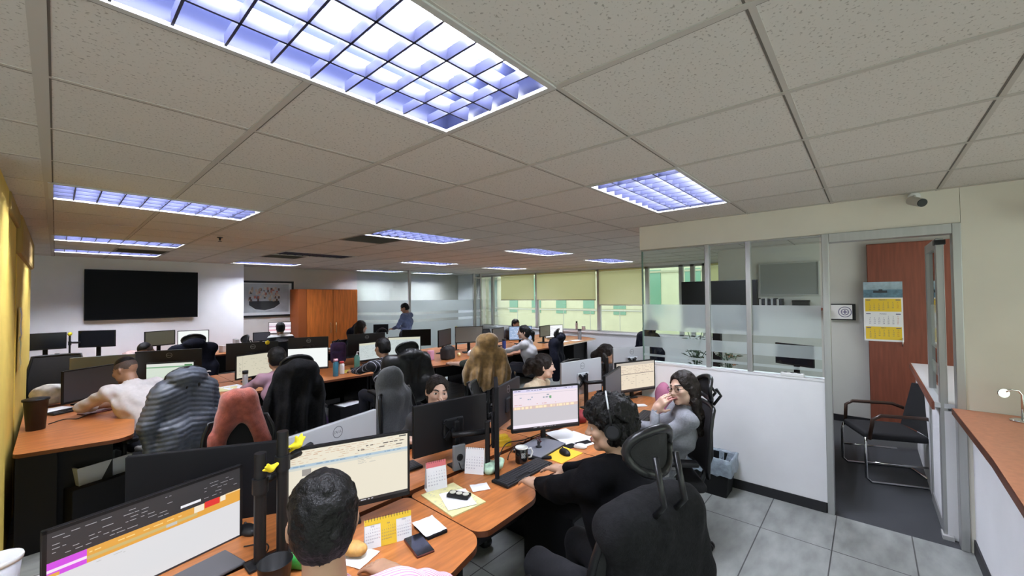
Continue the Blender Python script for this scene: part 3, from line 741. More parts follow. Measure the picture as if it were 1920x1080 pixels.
def emblem(t, z, y, dark=False):
    """round maker's emblem on the back of a monitor, facing +y"""
    m = mat('emblem_dark_grey', (.12,.12,.14), .3, .5) if dark else DELLM
    e = MB(); M = T3((0, y, z), (PI/2, 0, PI))
    n = 28; ro, ri = .031, .0275
    e.add([(r*math.cos(2*PI*k/n), r*math.sin(2*PI*k/n), 0) for r in (ro, ri) for k in range(n)], [(k, (k+1) % n, n+(k+1) % n, n+k) for k in range(n)], m, M)
    text_faces(e, 'D', .02, m, M @ T3((-.0165, 0, 0))); text_faces(e, 'E', .02, m, M @ T3((-.004, 0, 0), (0, 0, .6))); text_faces(e, 'LL', .02, m, M @ T3((.0145, 0, 0)))
    e.build('emblem', t)
GB = 'monitors of the front bank'; GM = 'monitors of the middle bank'; GT = 'monitors along the television wall'
def monitor(label, c, yaw, w=.54, kind='off', back=False, body=None, arm=False, h=None, z0=.75, logo=True, stand=True, tilt=0.0, group=None, bracket=False, logo_dark=False):
    h = h or w*.585; body = body or BLACKM
    t = thing('monitor', label, 'monitor', (c[0], c[1], z0), math.radians(yaw)+(PI if back else 0), group)
    zc = c[2]-z0; B = T3((0, 0, zc), (-math.radians(tilt), 0, 0)); bz = .011
    m = MB(); m.box((-w/2, 0, -h/2), (w/2, .022, h/2), body, bev=.004); m.box((-w*.14, .02, -h*.24), (w*.14, .042, h*.14), body, bev=.012)
    m.v = [tuple(B @ Vector(p)) for p in m.v]; m.build('housing', t)
    s = screen_mesh(w-2*bz, h-2*bz-.008, kind, len(label)); s.v = [tuple(B @ Vector((p[0], p[1]-.0012, p[2]+.004))) for p in s.v]; s.build('screen', t)
    f = MB()
    fm = BLACK if body is not SILVER else DKGREY
    for a, b in (((-w/2,-.003,h/2-bz),(w/2,.001,h/2)),((-w/2,-.003,-h/2),(w/2,.001,-h/2+bz+.008)),((-w/2,-.003,-h/2),(-w/2+bz,.001,h/2)),((w/2-bz,-.003,-h/2),(w/2,.001,h/2))): f.box(a, b, fm)
    f.v = [tuple(B @ Vector(p)) for p in f.v]; f.build('bezel', t)
    if logo and back: emblem(t, zc+h*.33, .0225 if abs(h*.33) > h*.30 else .046, logo_dark)
    if stand:
        pb = BLACK if group == GB else body; hw_, y0_ = (.018, .05) if group == GB else (.028, .035)
        n = MB(); n.box((-hw_, y0_, .012), (hw_, y0_+.03, max(zc+.03, .06)), pb, bev=.006); n.build('stand_neck', t)
        n = MB()
        if group == GB: n.box((-.045, .02, 0), (.045, .11, .014), pb, bev=.006)
        else: n.box((-.12, -.05, 0), (.12, .14, .014), pb, bev=.006)
        n.build('stand_base', t)
    if bracket:
        n = MB()
        for a in (45, 135): n.box((-.075,.045,-.012),(.075,.06,.012), BLACK, M=T3((.02,0,zc-.02),(0,math.radians(a),0)))
        n.tube([(.02,.06,zc-.02),(.06,.13,zc-.03),(-.12,.20,zc-.03),(-.22,.16,zc-.05)], .018, BLACK); n.build('arm', t)
    return t
monitor('large monitor with spreadsheet in orange and magenta bands', (.276,2.104,.893), 11.9, .61, 'sheet_dark', group=GB)
monitor('monitor with cream spreadsheet in front of man in pink stripes', (.928,1.833,1.005), -20.7, .54, 'sheet_cream', group=GB)
monitor('monitor with lilac and grey spreadsheet beside the typing young man', (2.405,1.80,1.005), -30, .54, 'sheet_lilac', group=GB)
monitor('monitor with cream table next to woman in grey sweater', (4.02,1.84,.985), -22, .54, 'table_cream', group=GB)
monitor('dark screen turned sideways between the lilac and the cream screens', (3.30,1.72,1.0), 13, .54, 'slate', group=GB)
monitor('upright black monitor seen edge-on behind the black mug', (1.83,1.745,1.03), 45, .32, 'off', h=.54, group=GB)
monitor('plain black monitor back between the two big spreadsheet screens', (.50,2.42,.925), -30, .63, 'off', True, BLACKM, logo=False, group=GB)
monitor('silver monitor back with round emblem behind the cream spreadsheet', (1.0,2.16,1.01), 13.7, .54, 'doc_beige', True, SILVER, group=GB, logo_dark=True)
monitor('black monitor back on arm hiding chin of woman beside grey hoodie', (1.716,2.06,1.005), -9.4, .54, 'off', True, BLACK, logo=False, bracket=True, group=GB)
monitor('black monitor back with emblem, half hidden by the lilac screen', (2.47,2.26,.965), 20, .54, 'off', True, DKGREY, group=GB)
monitor('silver monitor back in front of woman in profile with ponytail', (3.40,2.12,1.04), -11, .56, 'white', True, SILVER, bracket=True, group=GB, logo_dark=True)
monitor('silver monitor back next to the glass edge of the meeting room', (4.72,2.22,1.03), -28, .54, 'white', True, SILVER, bracket=True, group=GB, logo_dark=True)
monitor('black monitor edge-on between the two silver monitor backs', (4.06,2.2,1.05), 34, .40, 'off', False, BLACK, group=GB)
# middle bank
monitor('dark slate screen in front of man in white shirt', (.285,6.12,.965), 34, .56, 'slate', group=GM)
monitor('silver-grey monitor back behind the dark slate screen', (.376,6.62,1.03), -14, .54, 'white', True, mat('grey_green_plastic_back',(.20,.22,.20),.45), logo=False, group=GM)
monitor('black monitor back with emblem over the green page screen', (.96,6.62,1.00), -22, .66, 'off', True, DKGREY, group=GM)
monitor('screen with pale green page behind the puffer jacket', (.90,6.15,.955), -28, .47, 'green_page', group=GM)
monitor('screen with beige document next to the sanitizer bottle', (1.745,6.00,.965), 16, .52, 'doc_beige', group=GM)
monitor('black monitor back with emblem behind the beige document screen', (1.85,6.52,1.035), -15, .62, 'off', True, DKGREY, group=GM)
monitor('white glaring screen behind the long black jacket', (2.35,5.90,.985), -30, .52, 'white', group=GM)
monitor('black monitor back with emblem above the white glaring screen', (2.62,6.55,1.06), -28, .56, 'off', True, DKGREY, group=GM)
monitor('screen with grey page beside the striped sleeve', (3.42,6.05,.965), 2, .50, 'grey_page', group=GM)
monitor('black monitor back with emblem above the grey page screen', (3.57,6.52,1.03), -16, .62, 'off', True, DKGREY, group=GM)
monitor('white screen behind the black leather jacket', (3.93,5.92,1.005), -34, .54, 'grey_page', group=GM)
monitor('black monitor back behind the pink packet', (4.62,6.55,1.05), -34, .54, 'off', True, BLACKM, logo=False, group=GM)
monitor('blue-grey screen turned sideways beside the black pole', (4.95,6.10,1.05), 25, .54, 'slateblue', group=GM)
monitor('grey glaring screen behind the golden hooded jacket', (5.28,5.78,1.10), -30, .54, 'greyoff', group=GM)
monitor('narrow-looking grey screen by woman in light grey top', (6.35,6.02,.99), 16, .54, 'greyoff', group=GM)
monitor('blue chart screen behind woman in light grey top', (6.95,5.90,1.0), -35, .54, 'blue_chart', group=GM)
monitor('olive screen next to the blue chart screen', (7.50,5.62,1.02), 5, .44, 'olive', group=GM)
monitor('white chart screen at the end of the desks by the window', (8.22,5.88,.95), -18, .54, 'white_chart', group=GM)
# along the television wall
monitor('black screen touching the yellow wall', (-.10,9.72,1.185), 0, .45, 'off', z0=.75, group=GT)
monitor('black screen below the left part of the wall television', (.468,9.72,1.18), -28, .48, 'off', group=GT)
monitor('olive glaring screen below the wall television', (1.275,9.72,1.12), 18, .466, 'olive', group=GT)
monitor('white-lit screen behind the navy jacket under the wall television', (1.765,9.75,1.09), -14, .48, 'white', group=GT)
monitor('small dark screen beside man in striped jersey', (3.05,10.15,.98), 0, .34, 'slate', group=GT)
monitor('pink and white chart screen of man in striped jersey', (3.50,10.38,1.14), -20, .465, 'pink_chart', group=GT)
monitor('black monitor back in front of standing man', (5.45,9.25,1.05), -30, .36, 'off', True, BLACKM, logo=False)
monitor('black monitor seen through the clear strips of meeting room glass', (5.62,.66,1.13), 65, .42, 'off', True, BLACKM, logo=False)
# monitor poles
def pole(label, x, y, top, ribbon=True, z0=.75, r=.022):
    t = thing('monitor_pole', label, 'pole', (x, y, z0), 0, 'black monitor poles')
    s = MB(); s.cyl((0,0,0),(0,0,top-z0),r,BLACK); s.build('post', t)
    s = MB(); s.box((-.05,-.04,0),(.05,.04,.012),BLACK,bev=.004); s.build('clamp', t)
    s = MB(); s.tube([(0,0,top-z0-.12),(.10,.06,top-z0-.13),(.17,.14,top-z0-.14)],.016,BLACK); s.cyl((0,0,top-z0-.16),(0,0,top-z0-.10),r+.007,BLACK); s.build('arm', t)
    return t
pole('black monitor pole nearer the big spreadsheet screen', .56, 1.875, 1.20)
pole('black monitor pole carrying the yellow ribbon', .64, 1.865, 1.27)
pole('black monitor pole with yellow ball behind the blue-grey screen', 5.40, 6.30, 1.18, r=.018)
YEL = mat('yellow_fabric', (.75,.62,.02), .8)
def ribbon(label, c, s=1.0):
    d = SDF((-.06*s,-.05*s,-.06*s),(.06*s,.05*s,.06*s),.004*s)
    for k in range(5):
        a = random.uniform(0, 6); d.cap((0,0,0),(.035*s*math.cos(a),.02*s*math.sin(a*2),.04*s*math.sin(a)),.014*s,.006*s,k=.008*s)
    o = d.build('ribbon', YEL); o.location = c; return tag(o, label, 'ribbon', 'yellow ribbons on monitor poles')
ribbon('yellow ribbon tied high on the black pole', (.70,1.86,1.20)); ribbon('yellow ribbon tied below the first one', (.585,1.83,1.14), .8)
for lab, c in (('yellow pompom on pole behind the grey glaring screen',(5.40,6.30,1.20)),('yellow pompom above the long black jacket',(1.98,6.35,1.21)),('yellow pompom between the two black screens',(.16,9.75,1.28))):
    d = SDF((-.05,-.05,-.05),(.05,.05,.05),.006); d.ell((0,0,0),(.028,.026,.03)); d.disp(lambda X,Y,Z: .004*np.sin(160*X)*np.sin(150*Y+2)*np.sin(140*Z))
    o = d.build('pompom', YEL); o.location = c; tag(o, lab, 'pompom', 'yellow pompoms on poles')
for lab, x, y, top in (('thin black pole under the pompom above the long black jacket',1.98,6.35,1.19),('thin black pole between the two black screens',.16,9.75,1.26)): pole(lab, x, y, top, r=.012)

# ================================================================== CHAIRS
MESHF = mat('black_mesh_fabric', (.010,.010,.012), .8, noise=(400,.5), bump=(500,.2))
SEATF = mat('black_seat_fabric', (.009,.009,.011), .9, noise=(150,.3))
FRAMEG = mat('glossy_black_frame', (.010,.010,.011), .32, spec=.35)
def chair(label, x, y, rz, headrest=True, arms=True, base=BLACK, top=1.06, group='black office chairs', fabric=None, hz=0.0, hr=1.0):
    fabric = fabric or MESHF
    t = thing('office_chair', label, 'chair', (x, y, 0), math.radians(rz), group)
    s = SDF((-.29,-.30,.38),(.29,.30,.54),.014); s.box((0,.01,.455),(.245,.24,.038),.035); s.disp(lambda X,Y,Z: -.012*np.exp(-((X/.2)**2+(Y/.2)**2))*0); s.build('seat', SEATF, t)
    n = MB(); n.box((-.11,-.12,.36),(.11,.12,.42),BLACK,bev=.01); n.build('mechanism', t)
    n = MB(); n.cyl((0,0,.10),(0,0,.38),.026,base); n.cyl((0,0,.08),(0,0,.20),.036,BLACK); n.build('gas_lift', t)
    n = MB()
    for k in range(5):
        a = 2*PI*k/5+.3; n.tube([(0,0,.115),(.16*math.cos(a),.16*math.sin(a),.105),(.31*math.cos(a),.31*math.sin(a),.075)],.02,base,rs=[.03,.024,.016])
    n.build('star_base', t)
    for k in range(5):
        a = 2*PI*k/5+.3; cx, cyy = .31*math.cos(a), .31*math.sin(a)
        n = MB()
        for d in (-.018,.012): n.cyl((cx-math.sin(a)*d,cyy+math.cos(a)*d,.03),(cx-math.sin(a)*(d+.014),cyy+math.cos(a)*(d+.014),.03),.03,BLACK,n=12)
        n.cyl((cx,cyy,.03),(cx,cyy,.08),.008,BLACK,n=8); n.build('caster', t)
    # backrest: curved mesh in a frame
    n = MB(); nx, nz = 8, 8; P = []
    def bp(u, v):
        z = .52+v*(top-.52); hw = .20+.045*math.sin(PI*min(1,v*1.25)*.8)-.05*max(0,v-.75)*2
        return (u*hw, -.235-.05*v-.035*(1-u*u)+.03*math.sin(v*3.0), z)
    vs_ = [bp(-1+2*i/nx, j/nz) for j in range(nz+1) for i in range(nx+1)]; vb = [(a, b-.016, c) for a, b, c in vs_]
    q = lambda i, j: j*(nx+1)+i
    fs = [(q(i,j),q(i+1,j),q(i+1,j+1),q(i,j+1)) for j in range(nz) for i in range(nx)]
    n.add(vs_, [f[::-1] for f in fs], fabric, None, True); n.add(vb, fs, fabric, None, True); n.build('backrest', t)
    n = MB(); loop = [bp(-1,j/nz) for j in range(nz+1)]+[bp(-1+2*i/nx,1) for i in range(1,nx+1)]+[bp(1,1-j/nz) for j in range(1,nz+1)]+[bp(1-2*i/nx,0) for i in range(1,nx+1)]
    n.tube([(a,b-.008,c) for a,b,c in loop],.015,FRAMEG); n.build('back_frame', t)
    n = MB(); n.tube([(0,-.10,.40),(0,-.27,.42),(0,-.335,.60),(0,-.335,.95),(0,-.345,top+.02)],.022,FRAMEG); n.build('spine', t)
    if headrest:
        n = MB(); zc = top+.14+hz
        n.tube([(-.05,-.345,top),(-.05,-.40,top+.07),(-.05,-.365,zc)],.011,FRAMEG); n.tube([(.05,-.345,top),(.05,-.40,top+.07),(.05,-.365,zc)],.011,FRAMEG); n.build('headrest_bracket', t)
        n = MB(); pts = [(.145*hr*math.cos(a), -.335+.05*abs(math.cos(a))**2, zc+.085*(hr*.3+.7)*math.sin(a)) for a in [2*PI*k/24 for k in range(25)]]; n.tube(pts,.017,FRAMEG); n.build('headrest_frame', t)
        n = MB(); K = 24; c0 = (0,-.337,zc); n.add([c0]+[(.14*hr*math.cos(2*PI*k/K), -.337+.05*abs(math.cos(2*PI*k/K))**2, zc+.08*(hr*.3+.7)*math.sin(2*PI*k/K)) for k in range(K)], [(0,1+k,1+(k+1)%K) for k in range(K)], fabric, None, True); n.build('headrest', t)
    if arms:
        for sx in (-1, 1):
            n = MB(); n.tube([(sx*.18,.0,.42),(sx*.285,.0,.44),(sx*.295,-.02,.64)],.017,BLACK); n.build('arm_post', t)
            n = MB(); n.box((sx*.295-.042,-.14,.64),(sx*.295+.042,.13,.672),BLACK,bev=.012); n.build('arm_pad', t)
    return t
# front bank, near side
chair('black office chair under man in pink stripes', .50, .86, -14, headrest=False, top=.92, arms=False)
chair('black office chair with oval headrest under the black sweater-hung back', 1.525, .88, -20, top=1.06, hz=.08, hr=.74)
chair('black office chair with curved headrest behind woman in grey sweater', 3.12, 1.20, 36, base=CHROME, top=1.0, hz=-.02)
# front bank, far side
chair('office chair covered by the dusty red towel', .98, 3.62, 180-6, headrest=False, top=.84, arms=True)
chair('office chair behind woman beside grey hoodie', 2.10, 2.90, 180+20, headrest=False, top=1.0)
chair('office chair under woman in beige top with ponytail', 2.98, 2.78, 180+40, headrest=False, top=.95)
chair('office chair of woman half hidden between silver monitor backs', 4.62, 2.75, 180, headrest=False, top=.95)
# middle bank
chair('office chair holding the quilted puffer jacket', .66, 4.84, 22, headrest=True, top=1.0)
chair('office chair holding the long black jacket', 1.66, 4.62, -8, headrest=True, top=1.03)
chair('office chair holding the black leather jacket', 2.92, 4.58, -6, headrest=True, top=1.05)
chair('office chair holding the golden hooded jacket', 4.01, 4.04, -40, headrest=False, top=1.05)
chair('office chair with dark coat behind woman in light grey top', 5.75, 4.42, 25, headrest=True, top=1.02)
chair('black mesh chair standing next to the yellow wall', .02, 7.35, 180, headrest=False, top=1.14)
chair('office chair of man bowing his head behind black monitor back', .80, 7.35, 180, headrest=False, top=.95)
chair('office chair under woman by the orange wardrobe', 3.85, 7.6, 200, headrest=False, top=.98)
chair('office chair with navy coat in front of the orange wardrobe', 4.0, 8.25, 30, headrest=True, top=1.02)
chair('office chair holding the navy jacket below the wall television', 1.47, 8.25, -5, headrest=True, top=1.05)
chair('office chair seen side-on with tilted headrest below the picture', 1.98, 8.42, 95, headrest=True, top=.94, arms=False)
chair('office chair under man in striped jersey', 3.15, 9.25, 0, headrest=False, top=.95)
chair('office chair under man by the window corner', 7.6, 6.95+.5, 180, headrest=False, top=.95)
chair('office chair with navy coat by the window sill', 6.75, 3.1, 60, headrest=True, top=1.08)
# visitor chair in the meeting room
def visitor_chair():
    t = thing('visitor_chair', 'black cantilever visitor chair on chrome sled frame behind the glass door', 'chair', (5.55, -.10, 0), math.radians(22))
    s = SDF((-.30,-.30,.36),(.30,.32,.52),.014); s.box((0,.02,.445),(.25,.25,.035),.03); s.build('seat', SEATF, t)
    n = MB()
    nx, nz = 6, 6
    def bp(u, v): return (u*.225, -.22-.10*v-.02*(1-u*u), .47+v*.43)
    vs_ = [bp(-1+2*i/nx, j/nz) for j in range(nz+1) for i in range(nx+1)]; vb = [(a, b-.03, c) for a, b, c in vs_]
    q = lambda i, j: j*(nx+1)+i
    fs = [(q(i,j),q(i+1,j),q(i+1,j+1),q(i,j+1)) for j in range(nz) for i in range(nx)]
    n.add(vs_, [f[::-1] for f in fs], SEATF, None, True); n.add(vb, fs, SEATF, None, True)
    rim = [q(i,0) for i in range(nx)]+[q(nx,j) for j in range(nz)]+[q(nx-i,nz) for i in range(nx)]+[q(0,nz-j) for j in range(nz)]
    for a, b in zip(rim, rim[1:]+rim[:1]): n.add([vs_[a],vs_[b],vb[b],vb[a]], [(0,1,2,3)], SEATF)
    n.build('backrest', t)
    n = MB()
    for sx in (-1,1): n.tube([(sx*.24,.26,.43),(sx*.26,.27,.36),(sx*.26,.27,.05),(sx*.26,.23,.012),(sx*.26,-.28,.012),(sx*.26,-.31,.012)],.0125,CHROME)
    n.tube([(-.26,-.31,.012),(.26,-.31,.012)],.0125,CHROME); n.tube([(-.26,.27,.20),(-.26,-.20,.20)],.010,CHROME); n.tube([(.26,.27,.20),(.26,-.20,.20)],.010,CHROME); n.build('sled_frame', t)
    for sx in (-1,1):
        n = MB(); n.tube([(sx*.26,.24,.42),(sx*.29,.22,.62),(sx*.29,.16,.66),(sx*.29,-.18,.66),(sx*.24,-.26,.63)],.017,mat('dark_brown_wood',(.045,.02,.012),.4)); n.build('armrest', t)
visitor_chair()
# ================================================================== PEOPLE
def skin(nm, c): return mat(nm, c, .5, noise=(25, .06))
SK1 = skin('warm_tan_skin', (.42,.235,.15)); SK2 = skin('light_skin', (.56,.36,.27)); SK3 = skin('brown_skin', (.26,.135,.08)); SK4 = skin('olive_skin', (.46,.28,.19))
HAIRB = mat('black_hair', (.004,.0035,.0035), .5, spec=.22, noise=(90,.5,(1,1,.2)), bump=(140,.5)); HAIRD = mat('dark_brown_hair', (.012,.0075,.006), .5, spec=.25, noise=(90,.5,(1,1,.2)), bump=(140,.5))
LIP = mat('lips', (.36,.13,.11), .45); EYEW = mat('eye_white', (.55,.52,.50), .3); EYEB = mat('dark_iris', (.02,.012,.01), .2); BROW = mat('eyebrow_hair', (.018,.012,.010), .7); STUB = mat('shaved_scalp', (.055,.035,.028), .7, noise=(200,.3))
def nv(v): v = np.array(v, float); return v/np.linalg.norm(v)
def hd(deg): a = math.radians(deg); return np.array([-math.sin(a), math.cos(a), 0.0])   # heading, 0 = +y, counter-clockwise
def ik(S, Wr, a, b, hint):
    S, Wr = np.array(S, float), np.array(Wr, float); d = Wr-S; L = np.linalg.norm(d)
    if L > (a+b)*.995: Wr = S+d/L*(a+b)*.995; d = Wr-S; L = np.linalg.norm(d)
    u = d/L; x = (a*a-b*b+L*L)/(2*L); h = math.sqrt(max(1e-6, a*a-x*x))
    hint = np.array(hint, float); p = hint-u*(hint@u); p = nv(p)
    return S+u*x+p*h, Wr
def hand(s, Wr, dh, nrm, thumb, curl=.5, k=.008, sc=1.0, curls=None):
    """palm, four unequal bent fingers and a thumb; dh = where the fingers point, nrm = out of the palm, thumb = towards the thumb side"""
    dh = nv(dh); nrm = nv(np.array(nrm)-dh*(np.array(nrm)@dh)); th = nv(np.array(thumb)-dh*(np.array(thumb)@dh)-nrm*(np.array(thumb)@nrm))
    P = np.array(Wr, float)
    R = np.array([dh, th, nrm])
    s.box(P+dh*.050*sc, (.047*sc, .040*sc, .0145*sc), .013*sc, R, .012)
    s.cap(P-dh*.02, P+dh*.02*sc, .024*sc, .026*sc, .02)
    for i, (off, L) in enumerate(((.029,.074),(.0095,.083),(-.0105,.077),(-.0295,.060))):
        b = P+dh*.092*sc+th*off*sc; c = curls[i] if curls else curl*(1+.12*(i-1)); a = 0.0; rr = .0088*sc
        dirv = dh+th*off*1.2
        for seg, fr in enumerate((.45,.31,.24)):
            a += c*(.55, .75, .55)[seg]
            q = b+(nv(dirv)*math.cos(a)+nrm*math.sin(a))*L*fr*sc
            s.cap(b, q, rr, rr*.9, k if seg == 0 else .004); b = q; rr *= .9
    b = P+dh*.018*sc+th*.028*sc+nrm*.006*sc
    q = b+(dh*.62+th*.70+nrm*.25)*.042*sc; s.cap(b, q, .0135*sc, .0105*sc, .012)
    q2 = q+(dh*.86+th*.30+nrm*.30)*.034*sc; s.cap(q, q2, .0100*sc, .0085*sc, .004)
def head_axes(yaw, pitch, roll):
    f = hd(yaw)*math.cos(pitch)+np.array([0,0,math.sin(pitch)]); l = nv(np.cross([0,0,1], f)); u = np.cross(f, l)
    l2 = l*math.cos(roll)+u*math.sin(roll); return f, l2, np.cross(f, l2)
def person(label, head, hyaw, hpitch=0.0, hroll=0.0, hip=None, yaw=0.0, skinm=SK1, shirt=None, hands=None, sleeves='long', male=True, hair='short', hairm=HAIRB,
           h=.008, hh=None, lower=True, pants=None, elbow=None, group=None, standing=False, face=True, shirt_fn=None, neckline=0.0, zcut=None, scale=1.0, hand_spec=None, hairfn=None, extras=None, bulk=0.0, neckl=.055):
    hip = np.array(hip, float); H = np.array(head, float)
    f, l, u = head_axes(hyaw, hpitch, hroll); F = hd(yaw); L_ = nv(np.cross([0,0,1], F)); U = np.array([0,0,1.0])
    base = (float(hip[0]), float(hip[1]), 0.0)
    t = thing('person', label, 'person', base, 0, group)
    sw = (.185 if male else .158)*scale
    neck_top = H-u*.085*scale-f*.025*scale
    chest_dir = nv(neck_top-hip)
    N = neck_top-u*.02-nv(.7*chest_dir+.3*u)*neckl*scale    # base of the neck
    Sl, Sr = N-chest_dir*.045+L_*sw, N-chest_dir*.045-L_*sw
    C = N-chest_dir*.20-F*.005; Wst = hip*.62+C*.38
    hands = hands or {}
    arms = {}
    for side, S, sg in (('L', Sl, 1), ('R', Sr, -1)):
        w = hands.get(side)
        if w is None: w = hip+F*.28+L_*sg*.20+U*.12
        hint = (elbow or {}).get(side, -U*1.0+L_*sg*.5-F*.25)
        E, Wr = ik(S, w, .30*scale, .255*scale, hint); arms[side] = (S, E, Wr)
    pts = np.array([H+.2, H-.2, hip+.25, hip-.25, Sl, Sr]+[p for a in arms.values() for p in a]+[a[2]+.2 for a in arms.values()]+[a[2]-.2 for a in arms.values()])
    lo, hi = pts.min(0)-.10, pts.max(0)+.10
    if zcut is not None: lo[2] = max(lo[2], zcut)
    # ---- body, one continuous surface
    s = SDF(lo, hi, h)
    gr = .012 if shirt is not None else 0
    s.cap(hip-L_*.08, hip+L_*.08, .115-gr, None, .05); s.cap(hip+chest_dir*.08, C, .118-gr, .125-gr, .06)
    s.cap(C-L_*.065, C+L_*.065, (.118 if male else .108)-gr, None, .06); s.cap(Sl, Sr, .056-gr, None, .05)
    s.cap(N+chest_dir*.01, neck_top+u*.02, .058 if male else .050, .052 if male else .045, .03)
    for side in 'LR':
        S, E, Wr = arms[side]; r = 1.0 if male else .86
        if sleeves is not None or True:
            g2 = gr if sleeves == 'long' else 0
            s.cap(S, E, .052*r-g2*.8, .041*r-g2*.6, .03); s.cap(E, Wr, .041*r-g2*.6, .026*r, .012)
        if hand_spec and side in hand_spec:
            hs = hand_spec[side]; hand(s, Wr, hs[0], hs[1], hs[2], *(hs[3:] if len(hs) > 3 else ()))
        else:
            dh = nv(nv(Wr-E)*.6+F*.4); dh[2] *= .3; thd = L_*(-1 if side == 'L' else 1)
            if h < .012: hand(s, Wr, dh, -U, thd, .45)
            else:
                s.box(Wr+nv(dh)*.05, (.047,.038,.016), .014, np.array([nv(dh), nv(np.cross(U, dh)), nv(np.cross(dh, np.cross(U, dh)))]), .012)
                for q in (-.027,-.009,.009,.027): s.cap(Wr+nv(dh)*.09+nv(np.cross(U, dh))*q, Wr+nv(dh)*(.165-abs(q)*.6)+nv(np.cross(U, dh))*q*1.5-U*.02, .010, .008, .004)
    # head
    def hp(a, b, c): return H+f*a*scale+l*b*scale+u*c*scale
    R = np.array([f, l, u]); k1 = scale
    s.ell(hp(-.012,0,.030), (.096*k1,.074*k1,.088*k1), R, .02)
    s.ell(hp(.022,0,-.025), (.066*k1,.064*k1,.080*k1), R, .03)
    s.cap(hp(.030,.034,-.070), hp(.030,-.034,-.070), .032*k1, None, .03); s.ell(hp(.070,0,-.096), (.020*k1,.022*k1,.018*k1), R, .025)
    if face:
        s.cap(hp(.083,.030,.022), hp(.083,-.030,.022), .012*k1, None, .016)
        s.ell(hp(.064,.044,-.022), (.024*k1,.022*k1,.022*k1), R, .02); s.ell(hp(.064,-.044,-.022), (.024*k1,.022*k1,.022*k1), R, .02)
        for q in (.033,-.033):
            s.ell(hp(.094,q,.002), (.015*k1,.018*k1,.012*k1), R, .012, 's'); s.ell(hp(.075,q,.002), (.0125*k1,.0145*k1,.0125*k1), R, .004)
        s.cap(hp(.086,0,.012), hp(.106,0,-.026), .0085*k1, .0115*k1, .012); s.ell(hp(.110,0,-.028), (.012*k1,.011*k1,.010*k1), R, .008)
        for q in (.011,-.011): s.ell(hp(.098,q,-.033), (.010*k1,.0075*k1,.007*k1), R, .006)
        s.cap(hp(.086,.020,-.060), hp(.086,-.020,-.060), .0085*k1, None, .010); s.ell(hp(.092,0,-.056), (.010*k1,.019*k1,.0055*k1), R, .004); s.ell(hp(.091,0,-.066), (.010*k1,.017*k1,.0065*k1), R, .004)
    for q in (1, -1):
        s.ell(hp(-.012,.076*q,-.005), (.020*k1,.010*k1,.032*k1), np.array([nv(f*.85+l*q*-.5), nv(l*.85*q+f*.5), u]), .008); s.ell(hp(-.004,.086*q,-.003), (.010*k1,.006*k1,.018*k1), R, .005, 's')
    # torso at its own loss below the seat
    def pick(c):
        q = c-np.array(H)[None]; a, b_, z = q@f/scale, q@l/scale, q@u/scale
        out = np.zeros(len(c), int)
        if face:
            out[(a > .078) & (np.abs(b_) < .024-.25*np.abs(z+.061)) & (np.abs(z+.061) < .011)] = 1
            for sg in (1, -1):
                e = (np.abs(b_-.033*sg) < .0135) & (np.abs(z-.002) < .0062) & (a > .07); out[e] = 2
                out[e & (np.abs(b_-.033*sg) < .0065)] = 3
                br = (np.abs(b_-.034*sg) < .021) & (np.abs(z-.026-.004*np.cos((b_-.034*sg)*90)) < .0048) & (a > .06); out[br] = 4
        if hair in ('fade', 'buzz'):
            out[(z > -.045-.9*(a+.03)*(a < .03)) & (z > .015+1.2*np.maximum(a-.03, 0)-.5*np.maximum(-a-.02,0)) & (a < .078) & (np.abs(b_) < .1)] = 5
        return out
    o = s.build('body', [skinm, LIP, EYEW, EYEB, BROW, STUB], t, pick=pick); o.location = (-base[0], -base[1], 0)
    # ---- shirt
    if shirt is not None:
        s = SDF(lo, hi, max(h, .008)); g = .006+bulk
        s.cap(hip-L_*.075-U*.02, hip+L_*.075-U*.02, .125+g, None, .06); s.cap(hip+chest_dir*.08, C, .128+g, .132+g, .07)
        s.cap(C-L_*.068, C+L_*.068, (.122 if male else .112)+g, None, .07); s.cap(Sl, Sr, .062+g, None, .05)
        s.cap(N-chest_dir*.03, N+chest_dir*.018+u*neckline, .070, .062, .03)
        r = 1.0 if male else .87
        for side in 'LR':
            S, E, Wr = arms[side]
            if sleeves == 'long': s.cap(S, E, .060*r+bulk, .050*r+bulk, .035); s.cap(E, E+(Wr-E)*.93, .052*r+bulk, .036*r+bulk*.3, .02)
            elif sleeves == 'mid': s.cap(S, E, .062*r, .052*r, .035); s.cap(E, E+(Wr-E)*.35, .052*r, .048*r, .02)
            else: s.cap(S, S+(E-S)*.80, .066*r, .060*r, .035)
        ph = random.uniform(0, 6)
        s.disp(lambda X,Y,Z: .0045*np.sin(34*Z+9*np.sin(7*X+ph)+8*Y)*np.sin(16*X-13*Y+ph)+.0025*np.sin(60*Z+20*X-18*Y))
        for side in 'LR':     # open cuffs and neck
            S, E, Wr = arms[side]
            if sleeves == 'long': s.cap(E+(Wr-E)*.90, Wr+(Wr-E)*.2, .031*r, .031*r, .003, 's')
        s.cap(N+chest_dir*.012, N+chest_dir*.1+u*.05, .051, .058, .004, 's')
        pk = shirt_fn(hip, F, L_) if shirt_fn else None
        o = s.build('shirt', shirt, t, pick=pk); o.location = (-base[0], -base[1], 0)
